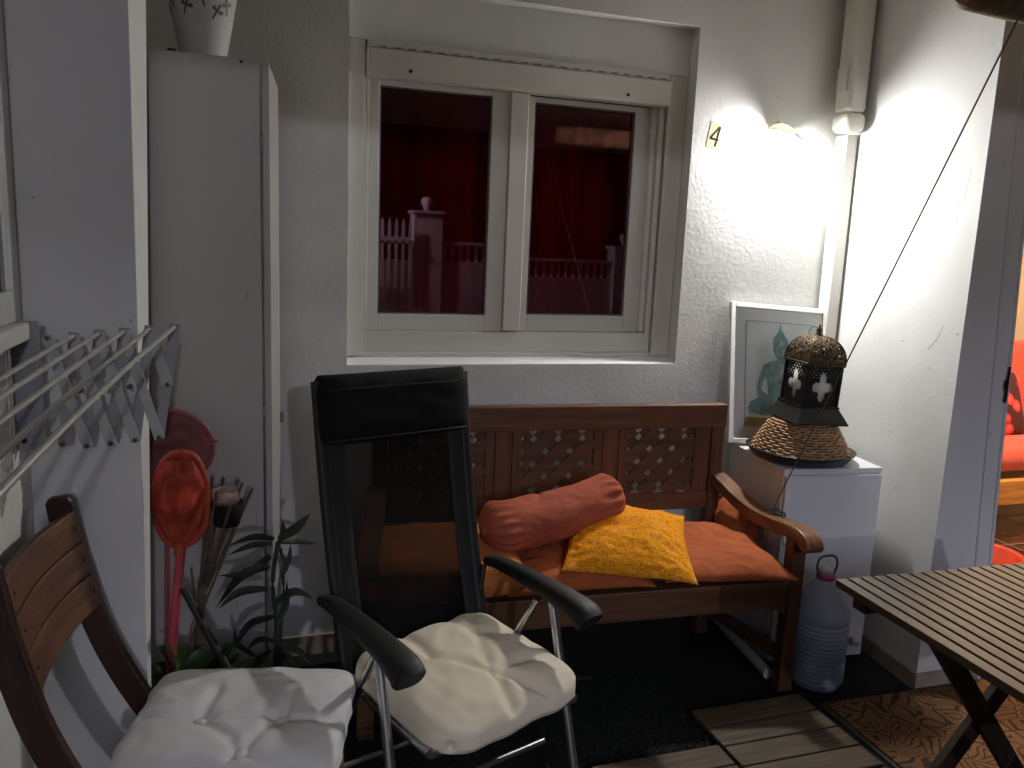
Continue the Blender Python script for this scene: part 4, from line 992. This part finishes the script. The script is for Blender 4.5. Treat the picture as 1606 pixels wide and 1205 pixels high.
MB().lathe([(0, .060), (.034, .060), (.037, .095), (.035, .095), (.033, .064), (0, .064)], 24, c=cj).build('jar', mat('jar_glass', (.55, .42, .38), .08, trans=.55), tr_)
MB().lathe([(0, .065), (.017, .065), (.017, .082), (0, .083)], 16, c=cj).build('candle', mat('wax', (.75, .40, .30), .5), tr_)
MB().loft([P2(316, 888, 2.16), P2(348, 886, 2.16)], .0018, n=6).build('tie', 'bamboo', tr_)
bs = MB().loft([at(287, 922, 2.16), at(345, 1028, 2.08), at(405, 1130, 2.0)], .0105, n=12).build('black_stick', 'black_plastic'); tag(bs, 'short black stick slanting down behind the leafy plant', 'stick')
# thin sticks
for i, (a, b, lbl) in enumerate((((392, 775), (300, 1000), 'thin bamboo stick leaning right of the torch'), ((300, 890), (318, 1040), 'thin bamboo stick standing behind the pink handle'))):
    tag(MB().loft([at(a[0], a[1], 2.28), at(b[0], b[1], 2.2), at(b[0]-8, b[1]+60, 2.18)], .0035, n=7).build('bamboo_stick', 'bamboo'), lbl, 'stick')

# ================================================================== PLANTS
def leaf(mb, pts, w, fold=.25, n=14):
    P = smooth_pts(pts, 5); k = len(P)
    side0 = None
    for i in range(k-1): pass
    vs = []
    for i, q in enumerate(P):
        t = i/(k-1); tg = (P[min(i+1, k-1)]-P[max(i-1, 0)]).normalized()
        s = tg.cross(V((.1, 1, -.25))).normalized()*.85+V((0, 1, 0))*.35; s = (s-tg*s.dot(tg)).normalized()
        ww = w*(math.sin(math.pi*min(1, t*.85+.15))**.8)*(1-t**6) if t < 1 else 0
        up = s.cross(tg).normalized()
        vs += [q-s*ww+up*ww*fold, q, q+s*ww+up*ww*fold]
    fs = []
    for i in range(k-1):
        a = i*3; fs += [(a, a+1, a+4, a+3), (a+1, a+2, a+5, a+4)]
    mb.add(vs, fs, True)
dp = thing('tall_plant', 'tall dark leafed plant with arching narrow leaves by the cabinet door', 'plant', (.05, 2.14, 0))
o0 = V((.05, 2.14, 0))
MB().lathe([(0, 0), (.07, 0), (.095, .17), (.10, .17), (.10, .185), (.088, .185), (.085, .165), (0, .160)], 28).build('pot', 'pot_dark', dp)
MB().lathe([(0, .161), (.082, .162)], 24, cap=False).build('soil', 'soil', dp)
Y0 = 2.14
st_ = MB(); st_.loft(smooth_pts([V((0, 0, .16)), P2(431, 1060, Y0), P2(433, 980, Y0), P2(428, 910, Y0), P2(436, 850, Y0)], 5), [.006]*21, n=8); st_.loft(smooth_pts([V((.01, .01, .16)), P2(440, 1000, Y0+.02), P2(445, 930, Y0+.02), P2(440, 860, Y0+.02)], 5), .0045, n=8)
st_.build('stem', 'leaf_dark', dp)
LV = [((430, 846), (398, 843), (356, 856), .010, -.05), ((427, 853), (395, 856), (352, 873), .010, .05), ((425, 872), (388, 900), (340, 903), .013, -.08), ((422, 888), (378, 905), (337, 956), .014, .06), ((420, 924), (375, 930), (340, 957), .013, -.03),
      ((430, 967), (390, 982), (363, 1028), .012, .05), ((436, 846), (464, 828), (488, 804), .014, -.04), ((440, 850), (470, 848), (503, 855), .010, .05), ((430, 946), (462, 928), (494, 940), .011, -.08), ((432, 980), (448, 950), (450, 905), .010, .04),
      ((438, 852), (444, 835), (443, 815), .010, .0), ((440, 870), (446, 890), (438, 910), .014, -.02), ((400, 1030), (372, 1010), (368, 980), .009, -.02), ((430, 1005), (405, 1005), (385, 1022), .010, .05), ((436, 1010), (470, 1022), (493, 1048), .009, -.06),
      ((425, 1020), (400, 1040), (392, 1070), .010, .03), ((440, 895), (452, 880), (456, 850), .009, .06), ((428, 1040), (450, 1030), (470, 1050), .010, -.05)]
lm = MB()
for (a, b, c_, w2, dy) in LV:
    leaf(lm, [P2(a[0], a[1], Y0), P2(b[0], b[1], Y0+dy*.6), P2(c_[0], c_[1], Y0+dy)], w2)
lm.build('leaves', 'leaf_dark', dp)
gp = thing('leafy_plant', 'low green plant with broad rounded leaves behind the grey cushion', 'plant', (-.150, 2.12, 0))
o0 = V((-.150, 2.12, 0))
MB().lathe([(0, 0), (.065, 0), (.085, .19), (.09, .19), (.09, .205), (.08, .205), (.078, .185), (0, .18)], 28).build('pot', 'pot_dark', gp)
lm = MB(); ls = MB()
rndl = random.Random(4)
for i in range(46):
    a = rndl.uniform(0, 6.28); rr = rndl.uniform(.05, .15); h = rndl.uniform(.33, .47)-rr*.45
    tip = V((rr*math.cos(a)*1.1, rr*math.sin(a)*.55, h)); b0 = V((tip.x*.25, tip.y*.25, .20))
    md = b0.lerp(tip, .55)+V((0, 0, .03))
    ls.loft([b0, md], .0025, n=5)
    vs = []; d = (tip-md).normalized(); s = d.cross(V((0, 0, 1))).normalized(); up = s.cross(d)
    Ln = .105; W = .033
    k = 8
    for j in range(k+1):
        t = j/k; ww = W*math.sin(math.pi*t**.8)**.7 if 0 < t < 1 else 0
        q = md+d*Ln*t+V((0, 0, -.02*t*t)); vs += [q-s*ww+up*ww*.35, q, q+s*ww+up*ww*.35]
    fs = []
    for j in range(k): fs += [(j*3, j*3+1, j*3+4, j*3+3), (j*3+1, j*3+2, j*3+5, j*3+4)]
    lm.add(vs, fs, True)
lm.build('leaves', 'leaf', gp); ls.build('stem', 'stem', gp)

# ================================================================== ROPE and blind
rp_ = thing('cord', 'thin dark cord running from above down to the bench armrest', 'cord', (0, 0, 0))
a0 = bw_(-.045, .155, .612); top_ = at(1606, 10, 1.45); dirr = (top_-a0)
end = a0+dirr*1.18
MB().loft([a0, a0.lerp(end, .5)+V((0, 0, -.004)), end], .0022, n=8).build('line', 'rope', rp_)
lm = MB()
for (y, dx) in ((.150, 0), (.158, .0), (.175, .004)):
    q = []
    for i in range(25):
        t = 2*math.pi*i/24; x = -.027+.0345*math.copysign(min(1, abs(1.25*math.cos(t))), math.cos(t)); z = .580+.0255*math.copysign(min(1, abs(1.25*math.sin(t))), math.sin(t)); q.append(bw_(x, y+dx*math.sin(t)*3, z))
    lm.loft(q, .0018, n=6)
for (y, x, ln_, w2) in ((.16, -.06, .13, .020), (.21, -.045, .16, .03), (.12, .004, .07, .018), (.26, -.066, .15, .012)):
    q = [bw_(x, y, .56), bw_(x-.006, y+w2, .56-ln_*.6), bw_(x-.004, y+w2*.6, .56-ln_), bw_(x, y-w2*.3, .56-ln_*.7), bw_(x+.003, y-.01, .558)]
    lm.loft(smooth_pts(q, 5), .0015, n=6)
lm.build('knot', 'rope', rp_)
rb_ = thing('rolled_blind', 'brown rolled reed blind hanging under the ceiling at the upper right', 'blind', at(1530, -16, 1.60))
o0 = at(1530, -16, 1.60)
MB().loft([(-.028, 0, -.0), (-.012, 0, 0), (.12, .01, .0), (.9, .04, .0)], [.034, .046, .049, .050], n=20, up=V((0, 0, 1))).build('roll', mat('reed', (.34, .24, .14), .95, var=.3, vscale=20, bump=1, bscale=160), rb_)
for x in (.1, .8): MB().loft([(x, .01, .04), (x, .01, 2.56-o0.z)], .0025, n=6).build('hanger', 'rope', rb_)

# ================================================================== OUTSIDE, seen mirrored in the panes
YM = 2.92
def mir(px, py, Yv): q = at(px, py, Yv); return V((q.x, 2*YM-q.y, q.z))
D = 16.0
yy = 2*YM-D
bal = thing('street_balustrade', 'white balustrade wall across the street mirrored in the window', 'balustrade', (0, yy, 0))
zr = mir(720, 380, D).z; zb = mir(720, 409, D).z
MB().box(-3.5, 9, -.10, .10, 0, zb-.02).build('wall', 'paint_white', bal)
MB().box(-3.5, 9, -.12, .12, zr-.07, zr).build('handrail', 'paint_white', bal, bevel=.01)
xs_ = [mir(a, 400, D).x for a in (645, 690)]
for (a, b_) in ((645, 690), (960, 1000)):
    x0, x1 = mir(a, 400, D).x, mir(b_, 400, D).x; zt = mir(665, 336, D).z if a < 700 else mir(975, 372, D).z
    pi_ = MB().box(x0, x1, -.2, .2, 0, zt).box(x0-.04, x1+.04, -.24, .24, zt+.001, zt+.06).build('pillar', 'paint_white', bal, bevel=.01)
    MB().lathe([(0, 0), (.07, 0), (.05, .05), (.10, .12), (.12, .18), (.09, .25), (0, .28)], 20, c=((x0+x1)/2, 0, zt+.06)).build('finial', 'paint_white', pi_)
bx = -3.4
prf = [(.045, 0), (.045, .03), (.025, .06), (.05, .16), (.03, .27), (.045, zr-zb-.05)]
bmb = MB(); 
while bx < 9:
    if not (xs_[0]-.9 < bx < xs_[1]+.05): bmb.lathe([(r, z) for r, z in prf], 8, c=(bx, 0, zb-.02), cap=False)
    bx += .165
o = bmb.build('balusters', 'paint_white', bal); tag(o, kind='stuff')
pk = thing('street_picket_fence', 'white pointed railings left of the street pillar in the reflection', 'fence', (0, yy+.3, 0))
x0 = mir(560, 400, D).x; pkm = MB(); x = x0
while x < xs_[0]-.05:
    pkm.prism([(x, .6), (x+.06, .6), (x+.06, 1.75+.25*(x0+1.4-x)*.3), (x+.03, 1.87+.25*(x0+1.4-x)*.3), (x, 1.75+.25*(x0+1.4-x)*.3)], -.01, .01, lambda a, b, t: (a, t, b)); x += .135
pkm.box(x0, xs_[0]-.05, .0101, .03, 1.5, 1.57)
pkm.build('pickets', 'paint_white', pk)
nf_ = thing('patio_fence', 'low white picket fence at the front edge of the patio', 'fence', (0, -2.35, 0))
fm_ = MB(); x = -.7
while x < 5.5:
    fm_.prism([(x, .06), (x+.085, .06), (x+.085, .74), (x+.0425, .84), (x, .74)], -.01, .01, lambda a, b, t: (a, t, b)); x += .135
fm_.build('pickets', 'paint_white', nf_)
MB().box(-.72, 5.5, .0101, .035, .20, .26).box(-.72, 5.5, .0101, .035, .58, .64).build('rail', 'paint_white', nf_)
st(MB().box(-40, 40, -9.2, -3.6, -.007, -.003).build('road', mat('road', (.045, .045, .05), .9, bump=.3, bscale=80)))
bd = thing('street_building', 'dark house front across the street behind the balustrade', 'building', (4.6, yy-6, 0))
MB().box(-16, 9, -3, 0, 0, 6.5).build('wall', plaster('far_wall', (.015, .014, .015)), bd)  # house wall widened to block bright sky in the pane reflections
# assumed street lamp outside, out of view, added to light the patio front
sl_ = thing('assumed_street_lamp', 'assumed tall street lamp beside the road, added unseen in front of the patio to light it', 'street lamp', (.1, -9.7, 0))
MB().loft([(0, 0, 0), (0, 0, 2.4), (0, 0, 3.55)], [.07, .05, .04], n=14).build('pole', 'bracket', sl_)
MB().loft(smooth_pts([(0, 0, 3.53), (.1, .1, 3.70), (.4, .4, 3.75)], 4), .03, n=10).build('arm', 'bracket', sl_)
MB().lathe([(0, .10), (.12, .08), (.16, 0), (.15, 0), (.11, .07), (0, .09)], 24, c=(.5, .5, 3.67)).build('shade', 'bracket', sl_)
MB().lathe([(0, -.05), (.08, -.03), (.11, .02), (.07, .05), (0, .06)], 24, c=(.5, .5, 3.62)).build('lamp_glass', emis('assumed_street_bulb', (.88, .88, 1.0), 1700), sl_)

# ================================================================== LIGHT
w = bpy.data.worlds.new('World'); sc.world = w; w.use_nodes = True; nt = w.node_tree
sky = nt.nodes.new('ShaderNodeTexSky'); sky.sky_type = 'NISHITA'; sky.sun_disc = False
sky.sun_elevation = R(-3.0); sky.sun_rotation = R(0); 
bg = nt.nodes['Background']; bg.inputs[1].default_value = .15; nt.links.new(sky.outputs[0], bg.inputs[0])
sun = bpy.data.lights.new('sun', 'SUN'); sun.energy = 1.5; sun.angle = R(36); sun.color = (.72, .75, 1)
so = bpy.data.objects.new('sun', sun); COL.objects.link(so); so.rotation_euler = (R(74), 0, R(-5))
sc.cycles.max_bounces = 7; sc.cycles.diffuse_bounces = 5; sc.cycles.glossy_bounces = 3; sc.cycles.transparent_max_bounces = 8; sc.cycles.caustics_reflective = False; sc.cycles.caustics_refractive = False
sc.view_settings.view_transform = 'Standard'; sc.view_settings.look = 'None'; sc.view_settings.exposure = 0; sc.view_settings.gamma = 1
